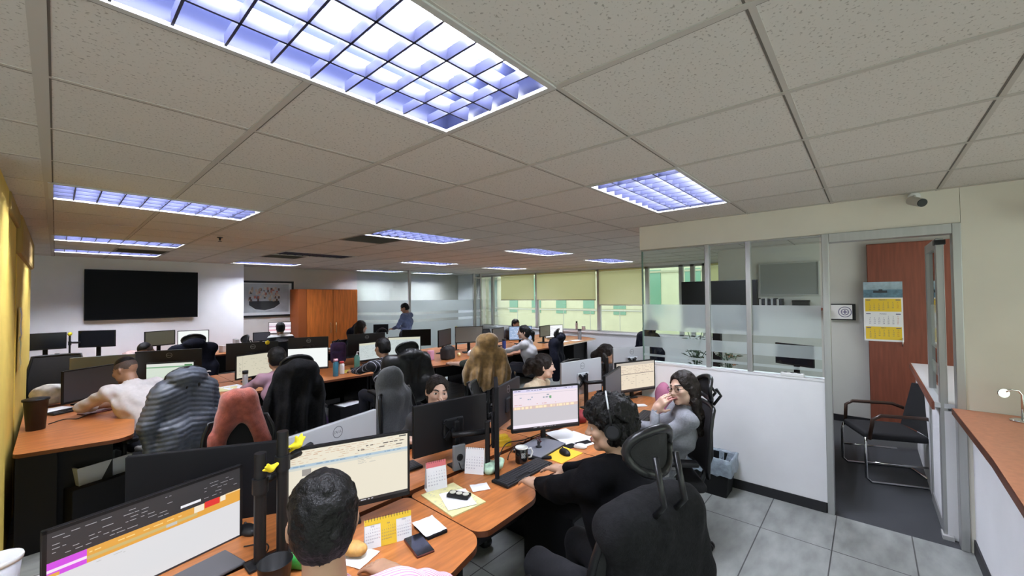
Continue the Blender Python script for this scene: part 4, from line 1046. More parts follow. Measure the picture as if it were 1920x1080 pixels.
    # ---- trousers
    if lower:
        hl = []
        for sg in (1, -1):
            hj = hip+L_*sg*.085
            kn = hj+(F*.42+L_*sg*.05 if not standing else F*.02-U*.42); an = (kn-U*(kn[2]-.09)+F*.02)
            hl.append((hj, kn, an))
        P2 = np.array([p for a in hl for p in a]); s = SDF(P2.min(0)-.2, P2.max(0)+.2, .013)
        s.cap(hip-L_*.08, hip+L_*.08, .130, None, .05)
        for hj, kn, an in hl: s.cap(hj, kn, .092, .066, .04); s.cap(kn, an, .064, .050, .03)
        s.disp(lambda X,Y,Z: .003*np.sin(50*X+40*Z)*np.sin(45*Y))
        o = s.build('trousers', pants or mat('dark_navy_trousers', (.012,.013,.02), .85), t); o.location = (-base[0], -base[1], 0)
        for hj, kn, an in hl:
            n = MB(); M = Matrix.Translation((an[0]-base[0], an[1]-base[1], 0)) @ Euler((0,0,math.radians(yaw))).to_matrix().to_4x4()
            n.box((-.045,-.08,.0),(.045,.19,.075),mat('black_leather_shoe',(.012,.012,.012),.4),M,bev=.03)
            n.build('shoe', t)
    # ---- hair
    if hair and hair not in ('buzz',):
        lo2, hi2 = H-.26*scale, H+.20*scale; lo2[2] -= .30 if hair in ('long',) else .05
        s = SDF(lo2, hi2, hh or max(.005, h*.8))
        if hair == 'fade':
            s.ell(hp(-.010,0,.052), (.092,.070,.078), R, .02); s.half(hp(0,0,.062), -u*.96+f*-.1)
            s.ell(hp(.075,0,-.01), (.05,.085,.075), R, .01, 's')
        elif hair in ('short', 'curly'):
            big = .020 if hair == 'curly' else .009
            s.ell(hp(-.016,0,.038), (.100+big,.080+big,.090+big), R, .02); s.ell(hp(-.045,0,-.02), (.068+big*.8,.070+big*.8,.070), R, .03)
            if hair == 'curly': s.ell(hp(.04,.0,.075), (.060,.070,.045), R, .03); s.ell(hp(-.03,.0,-.035), (.078,.082,.075), R, .03); s.ell(hp(.055,.03,.055),(.035,.04,.03),R,.02)
            s.ell(hp(.105,0,-.045), (.095,.12,.100), R, .015, 's'); s.half(hp(0,0,-.085 if hair == 'curly' else -.07), -u)
            if hair == 'short':
                for q in (1,-1): s.ell(hp(.0,.085*q,-.02), (.035,.03,.045), R, .012, 's')
        elif hair in ('long', 'tail', 'bun'):
            s.ell(hp(-.014,0,.036), (.106,.086,.094), R, .02); s.ell(hp(-.05,0,-.02), (.07,.078,.085), R, .03)
            s.ell(hp(.108,0,-.022), (.080,.070,.104), R, .012, 's')
            if hair == 'long':
                for q in (1,-1): s.cap(hp(-.01,.072*q,.0), hp(-.01,.078*q,-.10), .024, .022, .03); s.cap(hp(-.01,.078*q,-.10), hp(-.035,.085*q,-.24)-0*U, .024, .016, .03)
                s.cap(hp(-.06,0,-.02), hp(-.085,0,-.22), .075, .055, .04); s.cap(hp(-.085,.02,-.2), hp(-.075,.03,-.33), .05, .03, .03)
            if hair == 'tail': s.cap(hp(-.10,0,.03), hp(-.16,0,-.02), .035, .035, .03); s.cap(hp(-.16,0,-.02), hp(-.17,0,-.16), .035, .018, .03); s.half(hp(0,0,-.20), -u)
            if hair == 'bun': s.ell(hp(-.135,0,.03), (.050,.055,.052), R, .02); s.ell(hp(-.16,.02,-.04), (.05,.05,.06), R, .03)
        if hair != 'fade':
            a_ = .006 if hair == 'curly' else .0022
            fq = 55 if hair == 'curly' else 95
            Hx = H
            def dn(X, Y, Z):
                qx, qy, qz = X-Hx[0], Y-Hx[1], Z-Hx[2]
                A = qx*f[0]+qy*f[1]+qz*f[2]; B = qx*l[0]+qy*l[1]+qz*l[2]; Cc = qx*u[0]+qy*u[1]+qz*u[2]
                if hair == 'curly': return .009*vnoise(A,B,Cc,38,1)+.007*vnoise(A,B,Cc*.7,85,2)+.004*vnoise(A*1.6,B*1.6,Cc*.6,150,3)
                w = np.arctan2(B, Cc+.12)
                return .005*vnoise(A,B,Cc,42,4)+.0035*vnoise(A*.6,w*.12,Cc*.6,140,5)
            s.disp(dn)
        o = s.build('hair', hairm, t); o.location = (-base[0], -base[1], 0)
    if extras: extras(t, hp, f, l, u, base)
    t['_dbg'] = 1; del t['_dbg']
    return t

STRIPE = stripe_mat('pink_striped_cotton', (.74,.62,.70), (.62,.22,.38), (.35,.93,.1), .012, .42)
def stripes(period, share=.5, vert=True, ax=None):
    def mk(hip, F, L_):
        def pk(c):
            v = (c-hip[None])@(L_ if vert else np.array([0,0,1.0]))+.15*((c-hip[None])@F)
            return ((v/period) % 1.0 < share).astype(int)
        return pk
    return mk
# man in pink stripes, seen from behind, nearest
person('person in pink striped shirt seen from behind, black hair, nearest of all', (.500,1.152,1.212), -22, -.10, 0, neckl=.085, hip=(.46,.93,.54), yaw=-20, skinm=SK1, shirt=STRIPE, sleeves='short',
       hands={'L':(.17,1.40,.78),'R':(.86,1.37,.785)}, hair='short', h=.007, hh=.0045, face=True, zcut=.5, lower=True, scale=1.04,
       elbow={'R':(.9,-.2,-.5),'L':(-.9,-.2,-.5)}, hand_spec={'R':((-.25,1,.02),(0,0,-1),(-1,-.25,0),.5),'L':((.2,1,0),(0,0,-1),(1,-.2,0),.5)})
# typing young man with headset
def headset(t, hp, f, l, u, base):
    B = np.array([base[0], base[1], 0])
    m = MB(); pts = [hp(-.010, .108*math.cos(a), .022+.126*math.sin(a)) - B for a in [PI*k/16 for k in range(17)]]
    m.tube(pts, .006, BLACK); m.tube([hp(-.010, .1105*math.cos(a), .022+.1325*math.sin(a))-B for a in [PI*k/16 for k in range(3,14)]], .0045, SILVER); hs = m.build('headset', t)
    for q in (1,-1):
        m = MB(); m.cyl(tuple(hp(-.010,.090*q,.0)-B), tuple(hp(-.010,.112*q,.0)-B), .036, BLACK, n=20); m.cyl(tuple(hp(-.010,.112*q,.0)-B), tuple(hp(-.010,.118*q,.0)-B), .027, DKGREY, n=20); m.build('ear_cup', hs)
person('person with headset in black sweater typing, curly dark hair, face in profile', (1.690,.905,1.237), 30, -.16, 0, hip=(1.58,.75,.57), yaw=-10, bulk=.014, skinm=SK4, shirt=mat('black_knit_sweater',(.0035,.0035,.0045),.95,spec=.1,noise=(60,.3),bump=(200,.2)), sleeves='long',
       hands={'L':(1.735,1.385,.800),'R':(1.95,1.385,.805)}, hair='curly', h=.0055, hh=.0036, zcut=.42, neckline=-.03, scale=.97, elbow={'L':(-.75,.0,-.7),'R':(.6,-.1,-.8)}, extras=headset,
       hand_spec={'L':((.20,1,-.05),(0,-.1,-1),(1,-.2,0),.42),'R':((-.12,1,-.05),(0,-.1,-1),(-1,-.12,0),.42)}, pants=mat('dark_grey_jeans',(.008,.008,.011),.9,noise=(120,.3)))
# woman in grey sweater with glasses, hand at her mouth
def glasses(t, hp, f, l, u, base):
    B = np.array([base[0], base[1], 0]); m = MB()
    for q in (1,-1):
        m.tube([hp(.097, .033*q+.021*math.cos(a), .0+.018*math.sin(a))-B for a in [2*PI*k/16 for k in range(17)]], .0014, BLACK, n=6)
        m.tube([hp(.097,.054*q,.004)-B, hp(.085,.068*q,.006)-B, hp(.0,.078*q,.006)-B], .0014, BLACK, n=6)
    m.tube([hp(.098,.012,.003)-B, hp(.101,0,.006)-B, hp(.098,-.012,.003)-B], .0014, BLACK, n=6); m.build('eyeglasses', t)
person('person in grey sweater and glasses, long dark hair, hand raised to mouth', (3.085,1.045,1.140), 66, -.02, .12, hip=(3.07,1.22,.57), yaw=30, skinm=SK2, shirt=mat('grey_knit_sweater',(.20,.205,.23),.9,noise=(80,.12),bump=(160,.2)), sleeves='long', male=False,
       hands={'L':(2.955,1.20,.985),'R':(3.10,1.56,.80)}, hair='long', hairm=HAIRD, h=.006, hh=.005, zcut=.42, elbow={'L':(-.6,.6,-.8),'R':(.5,0,-.9)}, extras=glasses,
       hand_spec={'L':((.10,-.62,.78),(.75,-.35,-.2),(.3,-.8,.5),.5),'R':((-.2,1,-.05),(0,0,-1),(-1,-.2,0),.45)}, pants=stripe_mat('black_white_striped_skirt',(.02,.02,.024),(.45,.45,.47),(.7,.7,0),.035,.4))
# woman beside the grey hoodie, looking over a monitor
person('person with dark hair looking over a black monitor, grey hoodie behind her', (1.965,2.52,1.095), 157, .0, -.12, hip=(2.02,2.74,.52), yaw=175, skinm=SK2, shirt=mat('charcoal_top',(.04,.04,.045),.9), male=False,
       hands={'L':(1.93,2.40,.93),'R':(1.7,2.50,.80)}, hair='tail', hairm=HAIRD, h=.007, hh=.006, zcut=.40, lower=True,
       hand_spec={'L':((-.2,-.3,.9),(0,.9,.2),(-1,0,0),.8)})
# woman in profile with ponytail
person('person in beige top with dark hair tied up, face in profile', (3.20,2.42,1.135), -132, -.06, 0, hip=(3.04,2.66,.52), yaw=-165, skinm=SK2, shirt=mat('beige_top',(.52,.42,.29),.9,noise=(60,.1)), male=False, sleeves='mid',
       hair='bun', hairm=HAIRD, h=.008, hh=.006, zcut=.40, hands={'L':(3.3,2.3,.80),'R':(2.9,2.32,.80)})
person('person with dark hair half hidden between two silver monitor backs', (4.56,2.46,1.10), -150, -.05, 0, hip=(4.62,2.72,.52), yaw=180, skinm=SK1, shirt=mat('dark_patterned_top',(.03,.03,.035),.9,noise=(40,.9)), male=False, hair='tail', hairm=HAIRD, h=.010, zcut=.40, hands={'L':(4.7,2.36,.8),'R':(4.4,2.36,.8)})
# middle bank
person('person in white shirt with faded haircut bending over the desk', (.455,5.40,1.15), 42, -.35, .1, hip=(.62,4.98,.55), yaw=18, skinm=SK3, shirt=mat('white_cotton_shirt',(.50,.47,.46),.85,noise=(40,.06)), sleeves='mid', hair='fade', h=.009, zcut=.40,
       hands={'L':(.36,5.62,.80),'R':(.60,5.70,.79)}, elbow={'L':(-1,.1,-.25),'R':(.5,0,-.8)})
person('person with short dark hair bowing behind a black monitor back', (.78,7.02,1.15), 150, -.35, .2, hip=(.80,7.28,.52), yaw=180, skinm=SK3, shirt=mat('dark_shirt',(.03,.03,.035),.9), hair='fade', h=.012, zcut=.4)
person('person in mauve sleeve hidden by the chair with long black jacket', (1.60,4.84,1.17), -10, -.12, 0, hip=(1.66,4.72,.55), yaw=-5, skinm=SK1, shirt=mat('mauve_cotton',(.34,.20,.26),.9), sleeves='mid', male=False, hair='short', h=.011, zcut=.4,
       hands={'L':(1.42,5.30,.80),'R':(1.85,5.42,.80)}, elbow={'L':(-1,-.2,-.4),'R':(.8,0,-.6)})
person('person in black top with thin white stripes, hidden by the leather jacket chair', (2.80,4.72,1.18), 5, -.12, 0, hip=(2.88,4.62,.55), yaw=5, skinm=SK1, shirt=stripe_mat('black_cotton_white_lines',(.010,.010,.014),(.45,.45,.52),(.75,.45,.2),.045,.14), sleeves='long', hair='short', h=.010, zcut=.4,
       hands={'L':(2.66,5.36,.80),'R':(3.1,5.40,.80)}, elbow={'L':(-1,-.1,-.5),'R':(.8,0,-.6)})
person('person hidden by the golden hooded jacket, bare arm reaching to the desk', (4.10,4.16,1.10), -30, -.15, 0, hip=(4.04,4.10,.55), yaw=-35, skinm=SK2, shirt=mat('dark_green_top',(.03,.04,.03),.9), sleeves='short', hair='short', h=.011, zcut=.4, male=False,
       hands={'L':(3.98,4.98,.79),'R':(4.45,4.95,.79)}, elbow={'L':(-1,-.1,-.4),'R':(.8,0,-.6)})
person('person in light grey top with dark ponytail, facing the blue chart screen', (5.50,4.60,1.19), 42, -.05, 0, hip=(5.66,4.52,.55), yaw=22, skinm=SK2, shirt=mat('light_grey_knit',(.42,.41,.42),.9), male=False, sleeves='long', hair='tail', h=.010, zcut=.4,
       hands={'L':(5.28,5.08,.80),'R':(5.62,5.16,.80)}, elbow={'L':(-.7,-.1,-.7),'R':(.7,0,-.7)})
person('person by the window corner, only dark hair showing above a screen', (7.62,6.62,1.13), 175, -.1, 0, hip=(7.6,7.3,.55), yaw=180, skinm=SK1, shirt=mat('dark_shirt',(.03,.03,.035),.9), hair='short', h=.014, zcut=.4)
person('person with dark hair in profile in front of the orange wardrobe', (3.95,7.42,1.26), -95, -.05, 0, hip=(3.86,7.56,.55), yaw=-160, skinm=SK2, shirt=mat('dark_shirt',(.03,.03,.035),.9), male=False, hair='long', hairm=HAIRD, h=.012, zcut=.4)
person('person in black and white striped jersey before the pink chart screen', (3.17,9.38,1.19), -14, -.08, 0, hip=(3.15,9.22,.55), yaw=-8, skinm=SK3, shirt=stripe_mat('black_white_jersey',(.012,.012,.016),(.60,.60,.58),(.0,.2,1),.16,.35), sleeves='long', hair='short', h=.012, zcut=.4)
# standing man
person('standing person in blue shirt with short dark hair, by the glazed office', (6.02,9.06,1.545), 42, -.35, 0, hip=(6.0,8.98,.86), yaw=28, skinm=SK1, shirt=mat('blue_grey_shirt',(.10,.13,.24),.9,noise=(30,.15)), sleeves='long', hair='short', h=.011, standing=True,
       hands={'L':(5.78,9.22,1.02),'R':(5.98,9.30,1.02)}, elbow={'L':(-.5,-.6,-.7),'R':(.6,-.5,-.7)})
# ================================================================== JACKETS AND TOWEL HANGING OVER CHAIRS
def drape(name, label, cat, x, y, rz, m, top, bottom, w=.25, hood=None, sleeves=True, folds=(26, .010), quilt=0.0, h=.009, flare=.06, thick=.055, yb=-.285, seedv=0, one=None, slv=(.27,.62), cut=0.0, fold2=0.0):
    """cloth over a backrest, built round the chair's own axes (+y = where the chair faces)"""
    s = SDF((-.48,-.60,bottom-.12), (.48,.02,top+.42), h)
    rr = random.Random(seedv)
    zc, hz_ = (top+bottom)/2, (top-bottom)/2
    s.box((0,yb,zc+.02),(w,thick+.03,hz_),.075,None,.03)
    s.box((0,yb-.02,bottom+hz_*.5),(w+flare,thick+.035,hz_*.5),.06,None,.08)
    s.cap((-w+.04,yb,top-.05),(w-.04,yb,top-.05),.085,None,.05)
    if sleeves:
        for sx in (-1,1):
            if one and sx != one: continue
            s.cap((sx*(w-.03),yb,top-.08),(sx*(w+slv[0]*.22),yb-.02,top-.30),.075,.065,.04); s.cap((sx*(w+slv[0]*.22),yb-.02,top-.30),(sx*(w+slv[0]*.16),yb-.05,top-slv[1]),.065,.052,.03)
    if hood: s.ell((0,yb-.07+hood[2],top+hood[0]),(.15,.10,hood[1]),None,.05)
    f, a = folds; p1, p2 = rr.uniform(0,6), rr.uniform(0,6)
    def dn(X, Y, Z):
        d = a*np.sin(f*X+4*np.sin(3.2*Z+p1)+p2)*np.clip((top+.05-Z)*3.2,.15,1)+a*.5*np.sin(f*2.1*X-7*Z+p1)*np.clip((top-Z)*3,.1,1)
        if quilt: d = d*.35-quilt*np.abs(np.sin(78*Z+18*np.abs(X+.03)+6*X+1.2*np.sin(9*X+4*Z)))
        return d+fold2*np.sin(18*Z+12*X+p1)
    s.disp(dn); s.disp(lambda X,Y,Z: .016*vnoise(X,Y,Z*.45,9,seedv)+.007*vnoise(X,Y,Z*.4,24,seedv+5))
    # hollow for the backrest itself
    s.box((0,yb+.005,zc-.09),(w-.055,.016,hz_-.01),.015,None,.004,'s')
    if cut: s.ell((.0,yb,bottom-.03),(cut,.3,.17),None,.02,'s')
    o = s.build(name, m, relax=1); o.location = (x, y, 0); o.rotation_euler = (0,0,math.radians(rz))
    return tag(o, label, cat)
PUFF = mat('slate_nylon', (.062,.072,.095), .5, noise=(30,.25)); BLKW = mat('black_wool', (.008,.008,.0095), .9, noise=(60,.4), bump=(160,.3), spec=.2)
LEATH = mat('black_leather', (.007,.007,.008), .42, spec=.35, noise=(25,.4), bump=(60,.25)); GOLD = mat('golden_plush', (.23,.135,.045), .95, noise=(18,.35), bump=(120,.5), sheen=.4)
TOWEL = mat('dusty_red_terry', (.42,.105,.075), .95, noise=(25,.25), bump=(200,.5), sheen=.4); GHOOD = mat('charcoal_fleece', (.085,.09,.10), .95, noise=(90,.15), bump=(150,.3), sheen=.2); NAVY = mat('navy_cloth', (.006,.007,.014), .9, spec=.15, noise=(40,.3))
drape('jacket','quilted slate puffer jacket hanging over an office chair','jacket',.66,4.84,22,PUFF,1.08,.50,w=.21,quilt=.0075,folds=(14,.03),flare=.05,seedv=1,thick=.08,hood=(.07,.09,.02))
drape('jacket','long black jacket hanging over an office chair in front of white glaring screen','jacket',1.66,4.62,-8,BLKW,1.12,.50,w=.16,folds=(38,.024),flare=.10,seedv=2,hood=(.02,.08,.0))
drape('jacket','black leather jacket over an office chair beside striped sleeve','jacket',2.92,4.58,-6,LEATH,1.10,.55,w=.26,folds=(20,.014),fold2=.006,seedv=3,hood=(.03,.06,.0))
drape('jacket','golden plush hooded jacket hanging over an office chair','jacket',4.01,4.04,-40,GOLD,1.12,.62,w=.20,folds=(36,.022),flare=.07,seedv=4,hood=(.11,.12,.06),slv=(.30,.46))
s = SDF((-.34,-.52,.50),(.34,-.05,1.16),.008)
for sx in (-1,1): s.cap((sx*.05,-.28,1.0),(sx*.165,-.28,.64),.066,.074,.07)
s.cap((-.05,-.28,1.01),(.05,-.28,1.01),.075,None,.05); s.box((0,-.28,.90),(.12,.055,.10),.05,None,.06)
s.disp(lambda X,Y,Z: .007*np.sin(38*X+6*np.sin(5*Z))*np.clip((1.04-Z)*5,0,1)+.004*np.sin(60*X-20*Z))
s.box((0,-.28,.74),(.10,.02,.22),.015,None,.01,'s')
o = s.build('towel',TOWEL); o.location = (.98,3.62,0); o.rotation_euler = (0,0,math.radians(174)); tag(o,'dusty red towel thrown over a chair back','towel')
drape('jacket','charcoal fleece hoodie covering the chair of woman looking over monitor','jacket',2.10,2.90,200,GHOOD,1.00,.52,w=.13,folds=(18,.010),flare=.09,seedv=6,hood=(.07,.15,.02),h=.008)
drape('jacket','black knit jacket over chair of person typing','jacket',1.525,.88,-20,BLKW,1.08,.42,w=.19,folds=(18,.010),flare=.03,seedv=7,one=1,slv=(.22,.34),h=.009)
drape('jacket','navy jacket over a chair below the wall television','jacket',1.47,8.25,-5,NAVY,1.10,.50,w=.27,seedv=8,h=.013,sleeves=False,hood=(.04,.07,0))
drape('coat','navy coat on a chair in front of the orange wardrobe','coat',4.0,8.25,30,NAVY,1.18,.50,w=.20,seedv=9,h=.013,hood=(.06,.08,0))
drape('coat','navy coat with hood on a chair by the window sill','coat',6.75,3.1,60,NAVY,1.14,.55,w=.22,seedv=10,h=.012,hood=(.13,.12,.02))
drape('coat','dark coat behind woman in light grey top','coat',5.75,4.42,25,NAVY,1.05,.50,w=.24,seedv=11,h=.012,hood=(.05,.08,0))

# ================================================================== WALL THINGS
t = thing('television', 'large black wall television above the row of desks', 'television', (1.123, 10.30, 1.92), 0)
s = MB(); s.box((-.795,-.075,-.452),(.795,-.03,.452),BLACK,bev=.006); s.build('housing', t)
s = MB(); s.quad([(-.785,-.0755,-.435),(.785,-.0755,-.435),(.785,-.0755,.443),(-.785,-.0755,.443)], mat('television_glass_off',(.0025,.0025,.004),.3,spec=.06)); s.build('screen', t)
s = MB(); s.box((-.3,-.03,-.2),(.3,0,.2),BLACKM); s.build('wall_bracket', t)
# framed boat picture
t = thing('picture', 'framed picture of a boat crowded with people, next to the wardrobe', 'picture', (3.32, 10.85, 1.82), 0)
s = MB(); fw, fh, b = .64, .43, .045
for a, c in (((-fw,-.035,fh-b),(fw,0,fh)),((-fw,-.035,-fh),(fw,0,-fh+b)),((-fw,-.035,-fh+b),(-fw+b,0,fh-b)),((fw-b,-.035,-fh+b),(fw,0,fh-b))): s.box(a, c, BLACK)
s.build('frame', t)
s = MB(); PG = mat('picture_grey_ground', (.46,.49,.52), .6, noise=(3,.2)); PB = mat('picture_hull_black', (.02,.022,.03), .6); PW = mat('picture_mount_white', (.80,.81,.82), .6)
s.quad([(-fw+b,-.012,-fh+b),(fw-b,-.012,-fh+b),(fw-b,-.012,fh-b),(-fw+b,-.012,fh-b)], PW)
s.quad([(-.57,-.013,-.32),(.53,-.013,-.32),(.53,-.013,.36),(-.57,-.013,.36)], PG)
hull = [(-.33,-.05),(.31,-.05),(.33,-.12),(.20,-.22),(.0,-.27),(-.20,-.24),(-.33,-.14)]
s.add([(x,-.0145,z) for x, z in hull], [list(range(len(hull)))], PB); s.add([(x,-.014,z) for x, z in ((-.36,-.10),(.36,-.10),(.22,-.24),(0,-.30),(-.22,-.26))], [(0,1,2,3,4)], mat('picture_water_white',(.60,.62,.64),.6))
rr = random.Random(3)
for k in range(64):
    x, z = rr.uniform(-.33,.33), rr.uniform(-.04,.26); c = rr.choice([(.45,.16,.12),(.55,.42,.32),(.62,.55,.48),(.10,.06,.05),(.40,.30,.22)])
    s.quad([(x-.022,-.0150-.00002*k,z-.03),(x+.022,-.0150-.00002*k,z-.03),(x+.018,-.0150-.00002*k,z+.03),(x-.018,-.0150-.00002*k,z+.03)], mat('picture_crowd_%d' % int(c[0]*100), c, .7))
s.build('print', t)
s = MB(); s.quad([(-fw+b,-.02,-fh+b),(fw-b,-.02,-fh+b),(fw-b,-.02,fh-b),(-fw+b,-.02,fh-b)], glassmat('picture_glass',(.97,.98,.98),.02)); s.build('glass', t)
# wardrobe
t = thing('wardrobe', 'tall orange wooden two-door wardrobe in the far corner', 'wardrobe', (4.62, 10.30, 0), 0)
s = MB(); s.box((-.75,0,.08),(.75,.5,2.05),mat('dark_cherry_veneer',(.30,.075,.014),.5)); s.box((-.75,.02,0),(.75,.48,.08),CARCASS); s.build('body', t)
for x0, x1, hx in ((-.55,.086,.02),(.098,.745,.16)):
    s = MB(); s.box((x0,-.02,.09),(x1,0,2.04),WARD,bev=.003); d = s.build('door', t)
    s = MB(); s.tube([(hx,-.02,.95),(hx,-.05,.95),(hx,-.05,1.2),(hx,-.02,1.2)],.007,mat('brass_handle',(.55,.40,.20),.3,.8)); s.build('handle', d)
s = MB(); s.box((-.745,-.018,.09),(-.562,0,2.04),MATS['dark_cherry_veneer']); s.build('side_panel', t)
# meeting room: veneer panel, calendar, sign, shelf, television
t = thing('tall_cabinet', 'red-brown cabinet wall behind the glass door, carrying the wall calendar', 'cabinet', (7.42, -.30, 0), 0)
s = MB(); s.box((-.02,-.85,0),(.065,.315,2.50),REDBR); s.build('body', t)
s = MB(); s.box((-.03,-.31,.0),(-.02,.31,2.49),REDBR,bev=.003); d = s.build('door', t)
s = MB(); s.tube([(-.03,-.02,1.13),(-.05,-.02,1.13),(-.05,-.02,1.23),(-.03,-.02,1.23)],.006,CHROME); s.build('handle', d)
t = thing('wall_calendar', 'three-month wall calendar with yellow and white blocks and ship picture', 'calendar', (7.385, -.138, 1.58), 0)
s = MB(); cw, ch = .195, .40; YL = mat('calendar_yellow', (.80,.55,.04), .7); INK = mat('calendar_ink', (.10,.09,.20), .7); INKR = mat('calendar_red_ink', (.5,.10,.05), .7)
s.box((-.003,-cw,-ch),(0,cw,ch),PAPER); s.build('sheet', t)
s = MB()
def cq(u0, v0, u1, v1, m, d): s.quad([(-.003-d,cw-2*cw*u0,-ch+2*ch*v0),(-.003-d,cw-2*cw*u1,-ch+2*ch*v0),(-.003-d,cw-2*cw*u1,-ch+2*ch*v1),(-.003-d,cw-2*cw*u0,-ch+2*ch*v1)], m)
cq(0,.735,1,1,mat('calendar_sea_sky',(.30,.40,.46),.6,noise=(9,.3)),.0006); cq(0,.735,1,.87,mat('calendar_sea',(.10,.19,.25),.5,noise=(20,.3)),.0008); cq(.26,.815,.62,.855,mat('calendar_ship',(.03,.035,.045),.6),.001); cq(.40,.855,.50,.875,MATS['calendar_ship'],.001)
s.build('ship_picture', t)
for k, (v0, yel, name) in enumerate(((.50,1,'FEBRERO'),(.265,0,'MARZO'),(.03,1,'ABRIL'))):
    s = MB()
    if yel: cq(.04,v0,.96,v0+.215,YL,.0006)
    M0 = lambda u, v: T3((-.0046, cw-2*cw*u, -ch+2*ch*v), (PI/2, 0, -PI/2))
    text_faces(s, name, .020, INK, M0(.5, v0+.195)); cq(.06,v0+.188,.18,v0+.202,INK,.0012); cq(.82,v0+.188,.94,v0+.202,INK,.0012)
    off = (3, 4, 0)[k]; nd = (29, 31, 30)[k]
    for d in range(nd):
        c, r = (d+off) % 7, (d+off)//7
        text_faces(s, str(d+1), .020, INKR if c == 6 else INK, M0(.16+c*.118, v0+.155-r*.030))
    s.build('month_block', t)
t = thing('wall_sign', 'small white sign with round emblem on a dark box, left of the cabinet', 'sign', (7.5, .28, 1.565), 0)
s = MB(); s.box((-.07,-.135,-.115),(0,.14,.115),BLACK); s.build('box', t)
s = MB(); s.quad([(-.0705,.14,-.10),(-.0705,-.10,-.10),(-.0705,-.10,.10),(-.0705,.14,.10)], PAPER)
M = T3((-.071,-.02,.0),(PI/2,0,-PI/2)); n = 28
for r0, r1 in ((.075,.066),(.045,.036)): s.add([(r*math.cos(2*PI*k/n), r*math.sin(2*PI*k/n), 0) for r in (r0, r1) for k in range(n)], [(k,(k+1)%n,n+(k+1)%n,n+k) for k in range(n)], INK, M)
s.quad([(-.028,-.006,0),(.028,-.006,0),(.028,.006,0),(-.028,.006,0)], INK, M); s.quad([(-.006,-.028,0),(.006,-.028,0),(.006,.028,0),(-.006,.028,0)], INK, M); s.build('face', t)
t = thing('shelf', 'brown wall shelf behind the meeting room glass holding books', 'shelf', (7.5, 1.05, 1.62))
s = MB(); s.box((-.26,-.62,-.03),(0,.75,0),REDBR); s.build('board', t)
for yy in (-.5,.6): s = MB(); s.box((-.2,yy-.015,-.12),(0,yy+.015,-.03),REDBR); s.build('bracket', t)
bc = [(.60,.45,.12),(.03,.03,.04),(.03,.03,.04),(.5,.5,.5),(.03,.03,.05),(.5,.5,.52),(.04,.04,.05),(.45,.46,.5),(.03,.03,.04),(.5,.5,.5),(.04,.04,.05)]
yb = 1.42
for k, c in enumerate(bc):
    wd = (.05,.035,.03,.035,.03,.035,.03,.035,.03,.035,.03)[k]; hh_ = .17 if k == 0 else .13+.008*(k % 3)
    t = thing('book', ('tall yellow book at the end of the shelf row','thick black book next to the yellow book','dark book leaning third from the yellow book','pale book fourth from the yellow book','dark binder fifth from the yellow book','pale binder sixth from the yellow book','dark book seventh from the yellow book','grey book eighth from the yellow book','dark book ninth from the yellow book','pale book tenth from the yellow book','dark book last in the row, beside the black box')[k], 'book', (7.36, yb-wd/2, 1.62), 0, 'books on the meeting room shelf')
    mm = mat('book_cover_%d_%d' % (int(c[0]*100), int(c[2]*100)), c, .6)
    s = MB(); s.box((-.09,-wd/2+.0015,.003),(.085,wd/2-.0015,hh_-.003),PAPER); s.build('pages', t)
    s = MB(); s.box((-.095,-wd/2,0),(-.091,wd/2,hh_),mm); s.box((-.095,-wd/2,0),(.09,-wd/2+.002,hh_),mm); s.box((-.095,wd/2-.002,0),(.09,wd/2,hh_),mm); s.build('cover', t); yb -= wd+.006
t = thing('box', 'black storage box on the brown wall shelf', 'box', (7.36, .76, 1.62)); s = MB(); s.box((-.09,-.10,0),(.09,.10,.11),BLACK,bev=.008); s.build('body', t); s = MB(); s.box((-.093,-.103,.085),(.093,.103,.115),BLACKM,bev=.004); s.build('lid', t)
t = thing('whiteboard', 'grey board on the meeting room wall above the books', 'board', (7.5, .93, 2.06)); s = MB(); s.box((-.02,-.37,-.24),(0,.37,.24),mat('grey_felt',(.30,.31,.30),.9)); s.build('panel', t)
s = MB()
for a, c in (((-.03,-.385,.24),(0,.385,.255)),((-.03,-.385,-.255),(0,.385,-.24)),((-.03,-.385,-.24),(0,-.37,.24)),((-.03,.37,-.24),(0,.385,.24))): s.box(a, c, ALUP)
s.build('frame', t)
t = thing('television', 'big black television seen from behind through meeting room glass', 'television', (5.75, 1.50, .75), math.radians(-99))
s = MB(); s.box((-.48,0,.62),(.48,.05,1.26),BLACKM,bev=.006); s.box((-.30,-.045,.66),(.30,.0,.96),BLACK,bev=.01); s.build('housing', t)
s = MB()
for xx in (-.22,-.08,.08,.22):
    for zz in (.72,.90): s.cyl((xx,-.045,zz),(xx,-.052,zz),.014,CHROME,n=10)
s.build('bolts', t)
s = MB(); s.box((-.05,-.03,0),(.05,.03,.7),BLACK,bev=.005); s.build('stand_neck', t); s = MB(); s.box((-.3,-.14,0),(.3,.14,.02),BLACK,bev=.006); s.build('stand_base', t)
